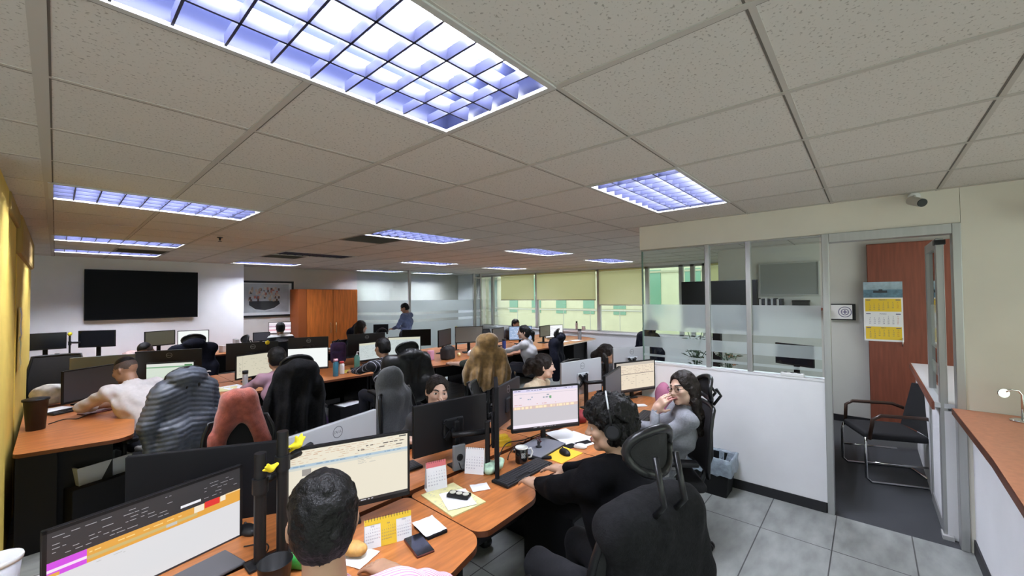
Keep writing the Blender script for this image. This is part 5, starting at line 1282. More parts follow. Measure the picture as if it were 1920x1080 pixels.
# orchids behind the glass
LEAF = mat('dark_green_leaf', (.02,.06,.02), .45, noise=(20,.3)); PETAL = mat('white_petal', (.82,.80,.78), .6); PINKP = mat('peach_petal', (.70,.35,.22), .6)
def plant(label, x, y, sd, n=26, flowers=8, big=1.0, z=.75):
    t = thing('potted_plant', label, 'plant', (x, y, z)); rr = random.Random(sd)
    s = MB(); s.lathe([(.055,0),(.075,.13),(.08,.135),(.07,.13),(.05,.10)], mat('grey_pot',(.25,.25,.25),.5), n=18); s.build('pot', t)
    s = MB(); tips = []
    for k in range(9):
        a = rr.uniform(0,2*PI); r = rr.uniform(.05,.2)*big; hgt = rr.uniform(.30,.60)*big
        tips.append((r*math.cos(a), r*math.sin(a), .12+hgt)); s.tube([(0,0,.1),(r*.3*math.cos(a),r*.3*math.sin(a),.12+hgt*.6),tips[-1]],.004,LEAF,n=5)
    s.build('stem', t)
    s = MB()
    for k in range(n*2):
        tx = rr.choice(tips); fr = rr.uniform(.45,1.05); p = Vector((tx[0]*fr, tx[1]*fr, .12+(tx[2]-.12)*fr)); a = rr.uniform(0,2*PI); L = rr.uniform(.06,.11)*big; w_ = L*.24
        d = Vector((math.cos(a),math.sin(a),rr.uniform(-.3,.5))).normalized(); q = d.cross(Vector((0,0,1))).normalized()
        s.add([p, p+d*L*.5+q*w_+Vector((0,0,.01)), p+d*L, p+d*L*.5-q*w_+Vector((0,0,.01)), p+d*L*.5+Vector((0,0,-.004))], [(0,1,4),(1,2,4),(2,3,4),(3,0,4)], LEAF)
    f = s.build('foliage', t); f['kind'] = 'stuff'
    for k in range(flowers):
        tx = rr.choice(tips); s = MB(); c = Vector(tx)*rr.uniform(.7,1)+Vector((rr.uniform(-.05,.05),rr.uniform(-.05,.05),0)); mm = PINKP if rr.random() < .25 else PETAL
        for j in range(5):
            a = 2*PI*j/5; d = Vector((-.3,math.cos(a),math.sin(a)))*.024
            q = Vector((0,-math.sin(a),math.cos(a)))*.011
            s.add([c, c+d*.6+q, c+d*1.2, c+d*.6-q], [(0,1,2,3)], mm)
        s.build('flower', t)
plant('green leafy plant behind the frosted glass, nearer the glass edge', 4.95, 1.52, 1, 30, 3); plant('white orchid behind the frosted glass beside the mullion', 4.95, 1.18, 2, 14, 12, .8)
# ================================================================== COUNTER AND BIN
t = thing('counter', 'reception counter with salmon top and white front by the door frame', 'counter', (2.6, -.75, 0))
s = MB(); P = [(-1.7,-.42),(-1.7,.30),(-.2,.318),(.5,.305),(1.67,.318),(1.67,-.42)]
s.prism([(x, y) for x, y in P], .962, 1.0, CTOP); s.build('top', t)
s = MB(); E_ = P[1:5]
for a, b in zip(E_[:-1], E_[1:]): s.add([(a[0],a[1]+.004,.958),(b[0],b[1]+.004,.958),(b[0],b[1]+.004,1.001),(a[0],a[1]+.004,1.001)], [(0,1,2,3)], LAMD)
s.build('edge_band', t)
s = MB(); s.box((-1.65,-.38,.0),(1.67,.225,.962),WHITE); s.build('front_panel', t); s = MB(); s.box((-1.65,.225,0),(1.67,.235,.10),BLACKB); s.build('plinth', t)
t = thing('counter', 'counter with brown edge continuing inside the meeting room, reflected light painted on its top', 'counter', (5.55, -.75, 0))
s = MB(); s.box((-1.14,-.42,.965),(1.15,.395,1.0),mat('counter_top_reflection',(.80,.82,.86),.25)); s.build('top', t); s = MB(); s.box((-1.14,.395,.945),(1.15,.41,1.001),REDBR); s.box((1.15,-.42,.945),(1.165,.41,1.001),REDBR); s.build('edge_band', t); s = MB(); s.box((-1.14,-.40,0),(1.13,.36,.945),WHITE); s.build('front_panel', t)  # white top colour stands in for light reflected off the counter
t = thing('sign_holder', 'small clear and chrome stand on the salmon counter', 'stand', (4.10, -.72, 1.0), math.radians(20))
s = MB(); s.lathe([(.055,0),(.055,.008),(.04,.014),(0,.016)], CHROME, n=20); s.build('base', t)
s = MB(); s.tube([(0,.0,.01),(0,.0,.17),(.0,.015,.195),(.0,.05,.20),(.0,.075,.185)],.006,CHROME); s.build('rod', t)
s = MB(); s.cyl((-.004,.085,.175),(.004,.085,.175),.028,CHROME,n=20); s.build('disc', t)
s = MB(); s.box((-.002,-.10,.012),(.002,.0,.17),glassmat('acrylic',(.80,.93,.88),.2)); s.build('acrylic_panel', t)
t = thing('wastebasket', 'black wastebasket lined with bluish bag against the low white wall', 'bin', (4.10, 1.13, 0))
s = MB()
def ring(w, d, z): return [(-w,-d,z),(w,-d,z),(w,d,z),(-w,d,z)]
a, b, c, d = ring(.10,.135,0), ring(.13,.175,.33), ring(.122,.167,.33), ring(.094,.129,.01)
s.add(a+b+c+d, [(0,3,2,1)]+[(i,(i+1)%4,4+(i+1)%4,4+i) for i in range(4)]+[(4+i,4+(i+1)%4,8+(i+1)%4,8+i) for i in range(4)]+[(8+i,8+(i+1)%4,12+(i+1)%4,12+i) for i in range(4)]+[(12,13,14,15)], BLACK); s.build('body', t)
BAG = mat('bluish_bag_film', (.30,.36,.42), .35, noise=(18,.3), bump=(30,.6))
s = MB(); K = 40; rr = random.Random(4); rows = []
def rect_pt(k, sc):
    a_ = 2*PI*k/K; cx_, sy_ = math.cos(a_), math.sin(a_); q = 1/max(abs(cx_)/.13, abs(sy_)/.175); return cx_*q*sc, sy_*q*sc
for z, sc in ((.20,1.03),(.235,1.045),(.30,1.05),(.345,1.06),(.352,1.0),(.33,.93),(.20,.85)):
    rows.append([(rect_pt(k,sc*(1+rr.uniform(-.02,.03)))+(z+rr.uniform(-.012,.012)*(1 if z < .25 else .5),)) for k in range(K)])
s.add([p for r_ in rows for p in r_], [(i*K+k,i*K+(k+1)%K,(i+1)*K+(k+1)%K,(i+1)*K+k) for i in range(len(rows)-1) for k in range(K)], BAG, None, True); s.build('bag', t)
t = thing('power_strip', 'white power strip lying on the low wall sill under the frosted glass', 'power strip', (4.305, .52, 1.105))
s = MB(); s.box((-.022,-.085,0),(.022,.085,.03),WPLAST,bev=.006); s.build('body', t)
for k in range(3): s = MB(); s.cyl((0,-.05+.05*k,.030),(0,-.05+.05*k,.0315),.014,DKGREY,n=12); s.build('socket', t)

# ================================================================== SMALL THINGS ON THE FRONT DESKS
D = .7505
def box_thing(name, label, cat, x, y, z, rz, dims, m, bev=.003, group=None):
    s = MB(); a, b, c = dims; s.box((-a/2,-b/2,0),(a/2,b/2,c),m,bev=bev); o = s.build(name); o.location = (x,y,z); o.rotation_euler = (0,0,math.radians(rz)); return tag(o, label, cat, group)
def keyboard(label, x, y, rz, w=.43, z=D):
    t = thing('keyboard', label, 'keyboard', (x, y, z), math.radians(rz), 'keyboards'); d = .13
    s = MB(); s.box((-w/2,-d/2,0),(w/2,d/2,.016),BLACK,bev=.005); s.build('body', t)
    s = MB()
    for r in range(5):
        n = int(w/.0195)
        for k in range(n):
            if r == 0 and 4 < k < 11: continue
            x0 = -w/2+.008+k*(w-.016)/n; s.box((x0+.001,-d/2+.012+r*.0215,.016),(x0+(w-.016)/n-.001,-d/2+.031+r*.0215,.0195),DKGREY)
    s.build('keys', t); return t
def mouse(label, x, y, rz, z=D, m=None, sc=1.0):
    t = thing('computer_mouse', label, 'mouse', (x,y,z), math.radians(rz)); d = SDF((-.05,-.07,-.01),(.05,.07,.06),.004); d.ell((0,0,.008),(.031*sc,.055*sc,.030*sc)); d.half((0,0,.001),(0,0,-1)); d.build('body', m or BLACK, t)
    s = MB(); s.cyl((-.004,.028,.034*sc),(.004,.028,.034*sc),.006,DKGREY,n=10); s.build('wheel', t); return t
keyboard('black keyboard under the hands of person with headset', 1.90, 1.60, 0)
keyboard('black keyboard on desk of woman in grey sweater', 3.42, 1.50, 8)
keyboard('black keyboard on the far desk behind black-backed monitor arm', 1.36, 2.22, -6, .40)
keyboard('black keyboard beside spray bottle before the grey page screen', 3.05, 5.52, 10)
keyboard('dark keyboard beside the black tumbler near the yellow wall', .13, 5.88, 30, .38)
mouse('black mouse on the yellow mouse pad', 2.31, 1.575, -25)
mouse('white mouse beside the loose white papers', 2.475, 1.555, 30, m=WPLAST, sc=.85)
mouse('black mouse behind the large spreadsheet monitor', .60, 2.17, 10)
YP = mat('yellow_mouse_pad', (.80,.48,.03), .8)
s = MB(); s.prism([(-.12,-.09),(.12,-.09),(.12,.09),(-.12,.09)],0,.003,YP); o = s.build('mouse_pad'); o.location = (2.29,1.585,D); o.rotation_euler = (0,0,math.radians(-3)); tag(o,'yellow mouse pad beside the laptop','mouse pad')
box_thing('pencil_case','black narrow pouch in front of the yellow mouse pad','pouch',2.14,1.66,D,-48,(.16,.035,.015),BLACKM,.006)
# closed laptop
t = thing('laptop','closed grey laptop with a small dark figurine on top','laptop',(2.28,1.765,D),math.radians(4)); s = MB(); s.box((-.165,-.115,0),(.165,.115,.011),DKGREY,bev=.004); s.build('base',t); s = MB(); s.box((-.165,-.115,.0115),(.165,.115,.019),mat('grey_laptop_lid',(.22,.23,.27),.35,.3),bev=.003); s.build('lid',t)
t = thing('figurine','small dark figurine standing on the closed laptop','figurine',(2.26,1.76,D+.019)); s = MB(); s.lathe([(.022,0),(.022,.004),(.008,.01),(.012,.03),(.006,.04)],DKGREY,n=14); s.build('body',t)
rr = random.Random(5); s = MB()
for k in range(7): s.lathe([(0,-.008),(.009,0),(0,.008)], mat('dark_red_bead',(.10,.03,.04),.3), c=(rr.uniform(-.022,.022),rr.uniform(-.015,.015),.045+rr.uniform(-.012,.022)), n=8)
s.build('beads',t)
# mug
t = thing('mug','black mug with white lettering beside the keyboard','mug',(2.02,1.715,D)); s = MB(); s.lathe([(.036,0),(.041,.004),(.042,.095),(.040,.097),(.038,.094),(.037,.01),(0,.008)],mat('black_glazed_ceramic',(.012,.012,.014),.2),n=28); s.build('body',t)
s = MB(); s.lathe([(.0425,.093),(.0425,.097),(.040,.099),(.0375,.096),(.037,.012),(0,.01)],mat('white_glaze',(.75,.74,.70),.25),n=28); s.build('lining',t)
s = MB(); s.tube([(.038,-.018,.078),(.060,-.030,.080),(.070,-.034,.055),(.060,-.030,.026),(.039,-.018,.022)],.006,WPLAST); s.build('handle',t)
s = MB(); Mg = T3((-.0245,-.0355,.055),(PI/2,0,math.radians(-34)))
for a_, b_, c_, d_ in ((-.013,.003,-.002,.017),(.001,.003,.013,.017),(-.013,-.014,-.002,.0),(.001,-.014,.013,.0)):
    for q in ((a_,b_,c_,b_+.003),(a_,d_-.003,c_,d_),(a_,b_,a_+.003,d_),(c_-.003,b_,c_,d_)): s.quad([(q[0],q[1],0),(q[2],q[1],0),(q[2],q[3],0),(q[0],q[3],0)],WPLAST,Mg)
s.build('lettering',t)
# papers
def sheet(label, x, y, rz, w, d, m=None, z=D, name='sheet_of_paper', cat='paper', th=.0012, group=None):
    s = MB(); n = 6; rr = random.Random(label); v = []
    for j in range(n+1):
        for i in range(n+1): v.append((-w/2+w*i/n,-d/2+d*j/n,th+.0035*abs(math.sin(i*1.1+j*.8+len(label)))*((i-n/2)**2+(j-n/2)**2)/(n*n/2)))
    s.add(v,[(j*(n+1)+i,j*(n+1)+i+1,(j+1)*(n+1)+i+1,(j+1)*(n+1)+i) for j in range(n) for i in range(n)],m or PAPER,None,True)
    o = s.build(name); o.location = (x,y,z); o.rotation_euler = (0,0,math.radians(rz)); return tag(o,label,cat,group)
sheet('upper loose white sheet next to the face of person with headset',2.60,1.76,-20,.21,.29,z=D+.004); sheet('lower loose white sheet next to the face of person with headset',2.62,1.66,-8,.21,.28)
box_thing('folder','black folder under the loose white sheets','folder',2.55,1.72,D-.0004,-16,(.25,.30,.003),BLACKM,.001)
NP = mat('pale_yellow_paper',(.70,.66,.34),.8,noise=(30,.08)); 
t = thing('notepad','pale yellow notepad under a black remote','notepad',(1.415,1.685,D),math.radians(-6)); s = MB(); s.box((-.105,-.15,0),(.105,.15,.006),NP); s.build('pad',t); s = MB(); ui_lines(s,-.095,.095,-.14,.14,14,mat('blue_grey_ink',(.30,.32,.42),.8),.45,3,0,.15); s.v = [(x,z,.0064) for x,y,z in s.v]; s.build('writing',t)
sheet('white sheet lying on the yellow notepad',1.42,1.655,-24,.15,.19,z=D+.007)
t = thing('remote_control','black control with three pale round buttons on the notepad','remote',(1.44,1.665,D+.011),math.radians(24)); s = MB(); s.box((-.028,-.062,0),(.028,.062,.018),BLACK,bev=.006); s.build('body',t)
for k in range(3): s = MB(); s.cyl((0,-.04+.038*k,.018),(0,-.04+.038*k,.0205),.0165,mat('pale_button',(.55,.54,.45),.5),n=18); s.build('button',t)
# desk calendars
def tent(label, x, y, rz, w, h, cols, z=D, head=None, group='desk calendars'):
    t = thing('desk_calendar', label, 'calendar', (x,y,z), math.radians(rz), group); dp = h*.38
    s = MB(); s.add([(-w/2,-dp/2,0),(w/2,-dp/2,0),(w/2,0,h),(-w/2,0,h),(-w/2,dp/2,0),(w/2,dp/2,0)],[(0,1,2,3),(5,4,3,2),(0,4,5,1)],PAPER); s.build('stand',t)
    M = Matrix(((1,0,0,0),(0,dp/2/math.hypot(dp/2,h),-h/math.hypot(dp/2,h),-dp/2-.0008),(0,h/math.hypot(dp/2,h),dp/2/math.hypot(dp/2,h),.0004),(0,0,0,1))); H = math.hypot(dp/2,h)
    s = MB(); n = len(cols)
    if head: s.quad([(-w/2,H*.80,.0004),(w/2,H*.80,.0004),(w/2,H,.0004),(-w/2,H,.0004)],head,M)
    for c, mm in enumerate(cols):
        x0, x1 = -w/2+w*c/n, -w/2+w*(c+1)/n
        if mm: s.quad([(x0,0,.0003),(x1,0,.0003),(x1,H*.80,.0003),(x0,H*.80,.0003)],mm,M)
        nm = ('ENE','FEB','MAR')[c] if n == 3 else ''
        fs = min(.011, (x1-x0)/9.0, H/10)
        if nm: text_faces(s, nm, fs*1.15, INK, M @ T3(((x0+x1)/2,H*.74,.0008)))
        for dd in range(30):
            cc, r_ = (dd+c+2) % 7, (dd+c+2)//7
            text_faces(s, str(dd+1), fs*(.95 if n == 3 else .8), INKR if cc == 6 else INK, M @ T3((x0+(x1-x0)*(.10+.133*cc),H*(.64-.105*r_),.0008)))
    s.build('month_page',t)
    s = MB()
    for k in range(int(w/.012)): s.tube([(-w/2+.006+.012*k,-.004,h-.008),(-w/2+.006+.012*k,0,h+.004),(-w/2+.006+.012*k,.004,h-.008)],.0011,DKGREY,n=5)
    s.build('wire_binding',t); return t
tent('yellow and white three-month desk calendar beside the bun',.985,1.615,-22,.20,.115,[None,YL,None],head=YL)
tent('upright one-month desk calendar with red heading by the notepad',1.43,1.85,-20,.115,.155,[None],head=mat('calendar_red_heading',(.62,.16,.17),.7))
tent('small white tent card standing by the green bag',1.72,1.835,-60,.12,.15,[None])
# notes, phone, bun
sheet('white memo sheets stacked next to the phone',1.160,1.552,-10,.105,.145,z=D+.015); box_thing('notebook','black notebook under the white memo sheets','notebook',1.163,1.545,D,-10,(.10,.14,.014),BLACKM,.003)
t = thing('smartphone','black smartphone in dark red case near desk corner','phone',(1.053,1.483,D),math.radians(-13)); s = MB(); s.box((-.040,-.078,0),(.040,.078,.010),mat('dark_red_case',(.09,.015,.012),.5),bev=.005); s.build('case',t); s = MB(); s.box((-.037,-.075,.009),(.037,.075,.0112),mat('phone_glass',(.008,.008,.010),.08),bev=.001); s.build('screen',t)
sheet('white paper napkin under the bun',.838,1.63,20,.12,.16,name='napkin',cat='napkin')
d = SDF((-.07,-.08,-.01),(.07,.08,.08),.004); d.ell((0,0,.028),(.036,.060,.030)); d.ell((0,.035,.026),(.026,.03,.024)); d.disp(lambda X,Y,Z: .0022*np.abs(np.sin(75*Y+18*X))); d.half((0,0,.001),(0,0,-1))
o = d.build('bread_bun',mat('golden_crust',(.60,.34,.10),.5,noise=(30,.25))); o.location = (.838,1.635,D+.003); o.rotation_euler = (0,0,math.radians(28)); tag(o,'golden bread bun on a white napkin','bread')
# cards, bags and bits
sheet('white card lying beside the keyboard of person with headset',1.60,1.67,-30,.10,.085)
d = SDF((-.12,-.1,-.01),(.12,.1,.12),.006)
rr = random.Random(8)
for k in range(7): d.ell((rr.uniform(-.06,.06),rr.uniform(-.035,.035),.02+.018*rr.random()),(.04,.035,.03),None,.015)
d.disp(lambda X,Y,Z: .006*np.sin(70*X+30*Y)*np.sin(60*Z+50*Y)); d.half((0,0,.001),(0,0,-1)); o = d.build('plastic_bag',mat('pale_green_film',(.50,.70,.52),.3,noise=(25,.35))); o.location = (1.80,1.79,D); tag(o,'crumpled pale green plastic bag behind the edge-on monitor','bag')
d = SDF((-.08,-.08,-.01),(.08,.08,.10),.006)
for k in range(5): d.ell((rr.uniform(-.03,.03),rr.uniform(-.03,.03),.02+.03*rr.random()),(.03,.025,.03),None,.012)
d.disp(lambda X,Y,Z: .005*np.sin(80*X+30*Y)*np.sin(70*Z+50*Y)); d.half((0,0,.001),(0,0,-1)); o = d.build('snack_wrapper',mat('bright_green_foil',(.05,.50,.10),.3,noise=(20,.6))); o.location = (.66,1.74,D); tag(o,'bright green snack wrapper beside the ear of person in pink stripes','wrapper')
box_thing('box','yellow packet under the edge of the lilac screen','packet',2.15,2.02,D,-35,(.14,.07,.045),mat('yellow_card',(.75,.50,.03),.6,noise=(20,.15)))
box_thing('box','small yellow packet lying on the larger one','packet',2.17,2.03,D+.0452,-20,(.08,.05,.022),MATS['yellow_card'])
t = thing('speaker','grey flat speaker with dark round cone behind the desk calendar','speaker',(1.68,1.94,D),math.radians(-12)); s = MB(); s.box((-.042,-.012,0),(.042,.012,.155),mat('grey_speaker_plastic',(.20,.21,.22),.5),bev=.005); s.build('body',t); s = MB(); s.cyl((0,-.012,.08),(0,-.0145,.08),.022,DKGREY,n=20); s.cyl((0,-.0145,.08),(0,-.016,.08),.015,BLACK,n=20); s.build('cone',t)
t = thing('wire_cup','black wire cup standing by the poles','cup',(.545,1.66,D)); s = MB(); s.lathe([(.045,0),(.058,.11),(.060,.112),(.056,.11),(.043,.005),(0,.004)],BLACK,n=24); s.build('body',t)
box_thing('document_tray','grey document tray under the large spreadsheet monitor','tray',.36,1.97,D,12,(.30,.16,.012),mat('grey_tray',(.10,.10,.11),.4),.004)
box_thing('smartphone','white phone held out on the desk near woman in grey sweater','phone',3.78,1.70,D,50,(.07,.14,.009),WPLAST)
d = SDF((-.1,-.1,-.01),(.1,.1,.12),.007); d.ell((0,0,.04),(.06,.05,.05)); d.ell((.03,.02,.06),(.04,.04,.04)); d.disp(lambda X,Y,Z: .004*np.sin(60*X)*np.sin(55*Z+30*Y)); d.half((0,0,.001),(0,0,-1)); o = d.build('pouch',mat('dark_red_cloth',(.22,.02,.025),.8)); o.location = (2.98,1.86,D); tag(o,'dark red cloth pouch behind the head of person with headset','pouch')
d = SDF((-.1,-.1,-.01),(.1,.1,.12),.007); d.ell((0,0,.03),(.05,.035,.035)); d.disp(lambda X,Y,Z: .006*np.sin(70*X)*np.sin(65*Z+30*Y)); d.half((0,0,.001),(0,0,-1)); o = d.build('tissue',PAPER); o.location = (3.0,2.02,D); tag(o,'crumpled white tissue beside the dark sideways screen','tissue')
d = SDF((-.2,-.2,-.02),(.2,.2,.4),.009); d.ell((0,0,.17),(.11,.085,.14)); d.ell((0,.02,.05),(.13,.10,.06)); d.disp(lambda X,Y,Z: .005*np.sin(40*X)*np.sin(35*Z)); d.half((0,0,.001),(0,0,-1)); o = d.build('handbag',mat('mauve_pink_fabric',(.36,.12,.20),.8)); o.location = (3.62,1.40,D); o.scale = (.8,.8,.95); tag(o,'mauve pink soft bag on desk behind the raised hand','bag')
mouse('dark mouse beside the mauve pink bag',3.75,1.50,20)
# white cups, bottom corner
for x, y, r, hh_, lab in ((-.13,2.36,.062,.15,'large white lidded tub on desk end below the yellow wall'),(-.03,2.18,.045,.10,'smaller white cup beside the lidded tub')):
    t = thing('cup',lab,'cup',(x,y,D)); s = MB(); s.lathe([(r*.75,0),(r*.95,hh_),(0,hh_)],mat('grey_white_card',(.55,.55,.60),.6),n=28); s.build('body',t); s = MB(); s.lathe([(r,hh_-.012),(r*1.03,hh_),(r,hh_+.006),(r*.92,hh_+.004),(0,hh_+.004)],WPLAST,n=28); s.build('lid',t)
# cables
def cable(label, pts, r=.003, m=BLACK):
    P = [Vector(p) for p in pts]; out = []
    for i in range(len(P)-1):
        p0, p1, p2, p3 = P[max(0,i-1)], P[i], P[i+1], P[min(len(P)-1,i+2)]
        for k in range(8):
            q = k/8; out.append(.5*((2*p1)+(-p0+p2)*q+(2*p0-5*p1+4*p2-p3)*q*q+(-p0+3*p1-3*p2+p3)*q**3))
    out.append(P[-1]); s = MB(); s.tube(out,r,m,n=6); o = s.build('cable'); return tag(o,label,'cable','loose cables on the front desks')
cable('black cable looping from the grey speaker to the tent card',[(1.67,1.93,.80),(1.66,1.88,.77),(1.76,1.90,.755),(1.84,1.86,.79),(1.82,1.82,.86),(1.90,1.85,.90)])
cable('black cable running under the lilac screen',[(1.95,1.86,.757),(2.1,1.92,.80),(2.3,1.93,.77),(2.45,1.90,.78),(2.7,1.93,.757),(2.85,1.88,.757)],.004)
cable('black cable curling behind the black mug',[(1.98,1.80,.757),(2.08,1.87,.757),(2.18,1.88,.79),(2.28,1.92,.757),(2.36,1.95,.757)])
cable('thin black cable beside the large spreadsheet monitor',[(.55,2.05,.757),(.62,2.0,.757),(.60,1.93,.757),(.52,1.88,.757)])
cable('white cable hanging by the silver monitor arm',[(3.05,2.0,.757),(3.12,2.06,.90),(3.18,2.1,.98),(3.25,2.1,.90),(3.2,2.05,.757)],.0035,WPLAST)

# ================================================================== THINGS ON THE MIDDLE AND FAR DESKS
def bottle(name, label, x, y, r, h, m, cap, cat='bottle', z=D, neck=.45, pump=False, band=None):
    t = thing(name, label, cat, (x,y,z)); s = MB(); s.lathe([(r*.92,0),(r,.006),(r,h*.72),(r*neck,h*.84),(r*neck,h*.88),(0,h*.88)],m,n=20); s.build('body',t)
    s = MB()
    if pump: s.lathe([(r*.35,h*.86),(r*.35,h*.92),(.004,h*.93),(.004,h*1.05),(0,h*1.05)],cap,n=12); s.tube([(0,0,h*1.04),(.03,0,h*1.04),(.035,0,h*1.0)],.006,cap)
    else: s.lathe([(r*neck*1.15,h*.85),(r*neck*1.15,h),(0,h)],cap,n=16)
    s.build('cap',t)
    if band: s = MB(); s.lathe([(r*1.01,h*.2),(r*1.01,h*.55)],band,n=20); s.build('label',t)
    return t
TEAL = mat('teal_plastic',(.02,.20,.22),.35); CLEARP = mat('pinkish_clear_plastic',(.50,.40,.38),.2)
bottle('spray_can','teal and red aerosol can beside the sanitizer pump',1.135,6.05,.032,.25,TEAL,WPLAST,neck=.8,band=mat('red_label',(.45,.03,.05),.5))
bottle('sanitizer_bottle','clear pump bottle of sanitizer beside the puffer jacket',1.19,5.86,.042,.22,CLEARP,WPLAST,pump=True)
bottle('thermos','slim silver thermos with black cap in front of beige document screen',1.475,5.47,.028,.24,SILVER,BLACK,neck=.95)
bottle('bottle','blue bottle with pink cap left of the yellow papers',2.57,5.53,.036,.24,mat('blue_plastic',(.03,.16,.24),.25),mat('pink_plastic',(.6,.3,.36),.4),neck=.7)
bottle('spray_bottle','green spray bottle with white trigger head by the grey page screen',3.06,5.88,.042,.24,mat('grey_green_bottle',(.08,.22,.18),.3),WPLAST,neck=.5,pump=True)
bottle('bottle','white canister next to the blue bottle',2.70,5.62,.033,.18,WPLAST,mat('red_cap',(.5,.05,.06),.4),neck=.8)
bottle('tumbler','blue tumbler in front of woman in light grey top',6.02,5.55,.04,.22,mat('deep_blue_tumbler',(.02,.05,.22),.3),BLACK,neck=.95)
bottle('bottle','grey bottle at the window end of the desks',8.55,5.35,.045,.26,mat('grey_bottle',(.22,.23,.25),.4),DKGREY,neck=.9)
bottle('bottle','clear bottle standing on the window sill',9.44,6.0,.035,.24,CLEARP,BLACK,neck=.6,z=.892)
bottle('jar','small jar standing on the window sill',9.44,5.78,.05,.12,CLEARP,WPLAST,neck=.9,z=.892)
t = thing('tumbler','tall black tumbler on desk end touching the yellow wall','tumbler',(-.10,5.25,D)); s = MB(); s.lathe([(.055,0),(.072,.24),(.078,.243),(.078,.255),(.0,.257)],mat('matt_black_tumbler',(.014,.014,.016),.45),n=28); s.build('body',t); s = MB(); s.lathe([(.080,.243),(.080,.258),(.06,.262),(0,.262)],BLACK,n=28); s.build('lid',t)
t = thing('helmet','white crumpled helmet on desk corner by the yellow wall','helmet',(-.02,6.35,D+.06)); d = SDF((-.2,-.16,-.06),(.2,.16,.2),.008); d.ell((0,0,.05),(.15,.11,.09)); d.ell((-.02,0,-.03),(.13,.09,.05)); d.disp(lambda X,Y,Z: .004*np.sin(45*X)*np.sin(50*Z+20*Y)); d.build('shell',mat('scuffed_white',(.62,.60,.58),.5,noise=(18,.3)),t)
s = MB(); s.tube([(.12,.03,.08),(.19,.05,.115)],.014,WPLAST); s.build('strap',t); t.location = (-.02,6.32,D+.08)
sheet('white sheet in front of the dark slate screen',.03,6.02,35,.21,.30); cable('thin cable on desk next to the black tumbler',[(-.03,5.36,.756),(.06,5.46,.757),(.14,5.40,.756),(.2,5.5,.757)],.004)
box_thing('notebook','dark red notebook near the elbow of man in white shirt','notebook',.26,5.60,D,25,(.2,.13,.012),mat('dark_red_cover',(.12,.03,.03),.6))
sheet('white sheet beside the beige document screen',1.45,5.83,10,.21,.30); sheet('greenish sheet on desk by the slim thermos',1.36,5.78,-20,.21,.28,NP)
sheet('upper yellow paper slip near the spray bottle',2.86,5.82,15,.14,.10,mat('yellow_note',(.72,.62,.10),.8)); sheet('lower yellow paper slip near the spray bottle',2.80,5.70,-10,.15,.10,MATS['yellow_note'])
box_thing('telephone','black desk telephone left of the striped sleeve','telephone',2.98,5.66,D,5,(.2,.16,.05),BLACK,.012)
box_thing('box','white and pink packet by the black lunch bag','packet',4.05,5.72,D,20,(.10,.07,.15),mat('white_card',(.70,.66,.66),.6)); box_thing('box','pink packet between white packet and black lunch bag','packet',4.28,5.66,D,10,(.10,.07,.16),mat('pink_card',(.70,.36,.50),.6))
t = thing('lunch_bag','black lunch bag on desk in front of the blue-grey screen','bag',(4.52,5.50,D),math.radians(15)); d = SDF((-.15,-.12,0),(.15,.12,.26),.008); d.box((0,0,.10),(.12,.085,.10),.03); d.box((0,0,.18),(.10,.03,.05),.03,k=.05); d.disp(lambda X,Y,Z: .003*np.sin(50*X)*np.sin(40*Z)); d.build('body',mat('black_nylon_bag',(.012,.012,.014),.7),t); s = MB(); s.tube([(-.05,0,.21),(-.04,0,.25),(.04,0,.25),(.05,0,.21)],.006,BLACK); s.build('handle',t)
for x, y, lab in ((4.82,5.55,'pale yellow ball ornament on desk by the bare arm'),): 
    o = MB().lathe([(0,0),(.03,.012),(.04,.04),(.03,.068),(0,.08)],mat('pale_yellow_ball',(.75,.62,.30),.5),n=20).build('ball'); o.location = (x,y,D); tag(o,lab,'ball')
d = SDF((-.1,-.1,-.01),(.1,.1,.16),.009); d.ell((0,0,.05),(.06,.04,.06)); d.disp(lambda X,Y,Z: .008*np.sin(55*X)*np.sin(50*Z+30*Y)); d.half((0,0,.001),(0,0,-1)); o = d.build('tissue',PAPER); o.location = (5.0,5.45,D); tag(o,'white crumpled tissue beside the golden hooded jacket','tissue')
sheet('white papers in front of the white chart screen',7.9,5.45,8,.42,.25); sheet('white paper at the window end of the desks',8.35,5.32,-12,.3,.21); box_thing('box','dark small box among papers before the white chart screen','box',7.55,5.42,D,15,(.16,.10,.06),BLACKM)
box_thing('box','green small box beside the white papers by the window','box',8.1,5.62,D,0,(.14,.08,.07),mat('green_card',(.10,.22,.12),.6))
t = thing('backpack','purple and dark backpack beside the far black-backed monitor','backpack',(3.12,6.62,D),math.radians(-30)); d = SDF((-.18,-.14,0),(.18,.14,.42),.011); d.box((0,0,.17),(.12,.08,.17),.06); d.box((0,-.08,.11),(.09,.04,.09),.03); d.half((0,0,.002),(0,0,-1)); d.build('body',mat('dark_purple_nylon',(.06,.03,.12),.6,noise=(6,.5)),t); s = MB(); s.tube([(-.04,0,.34),(0,0,.39),(.04,0,.34)],.008,BLACK); s.build('handle',t)
for k, lab in enumerate(('stack of white papers on side table, bottom tray','beige cup on the papers by the orange wardrobe')):
    if k == 0: box_thing('paper_stack',lab,'papers',3.6,7.97,.8005,10,(.30,.21,.035),PAPER)
    else: o = MB().lathe([(.03,0),(.04,.09),(.036,.09),(.03,.01),(0,.008)],mat('beige_cup',(.55,.42,.30),.5),n=18).build('cup'); o.location = (3.64,7.98,.836); tag(o,lab,'cup')
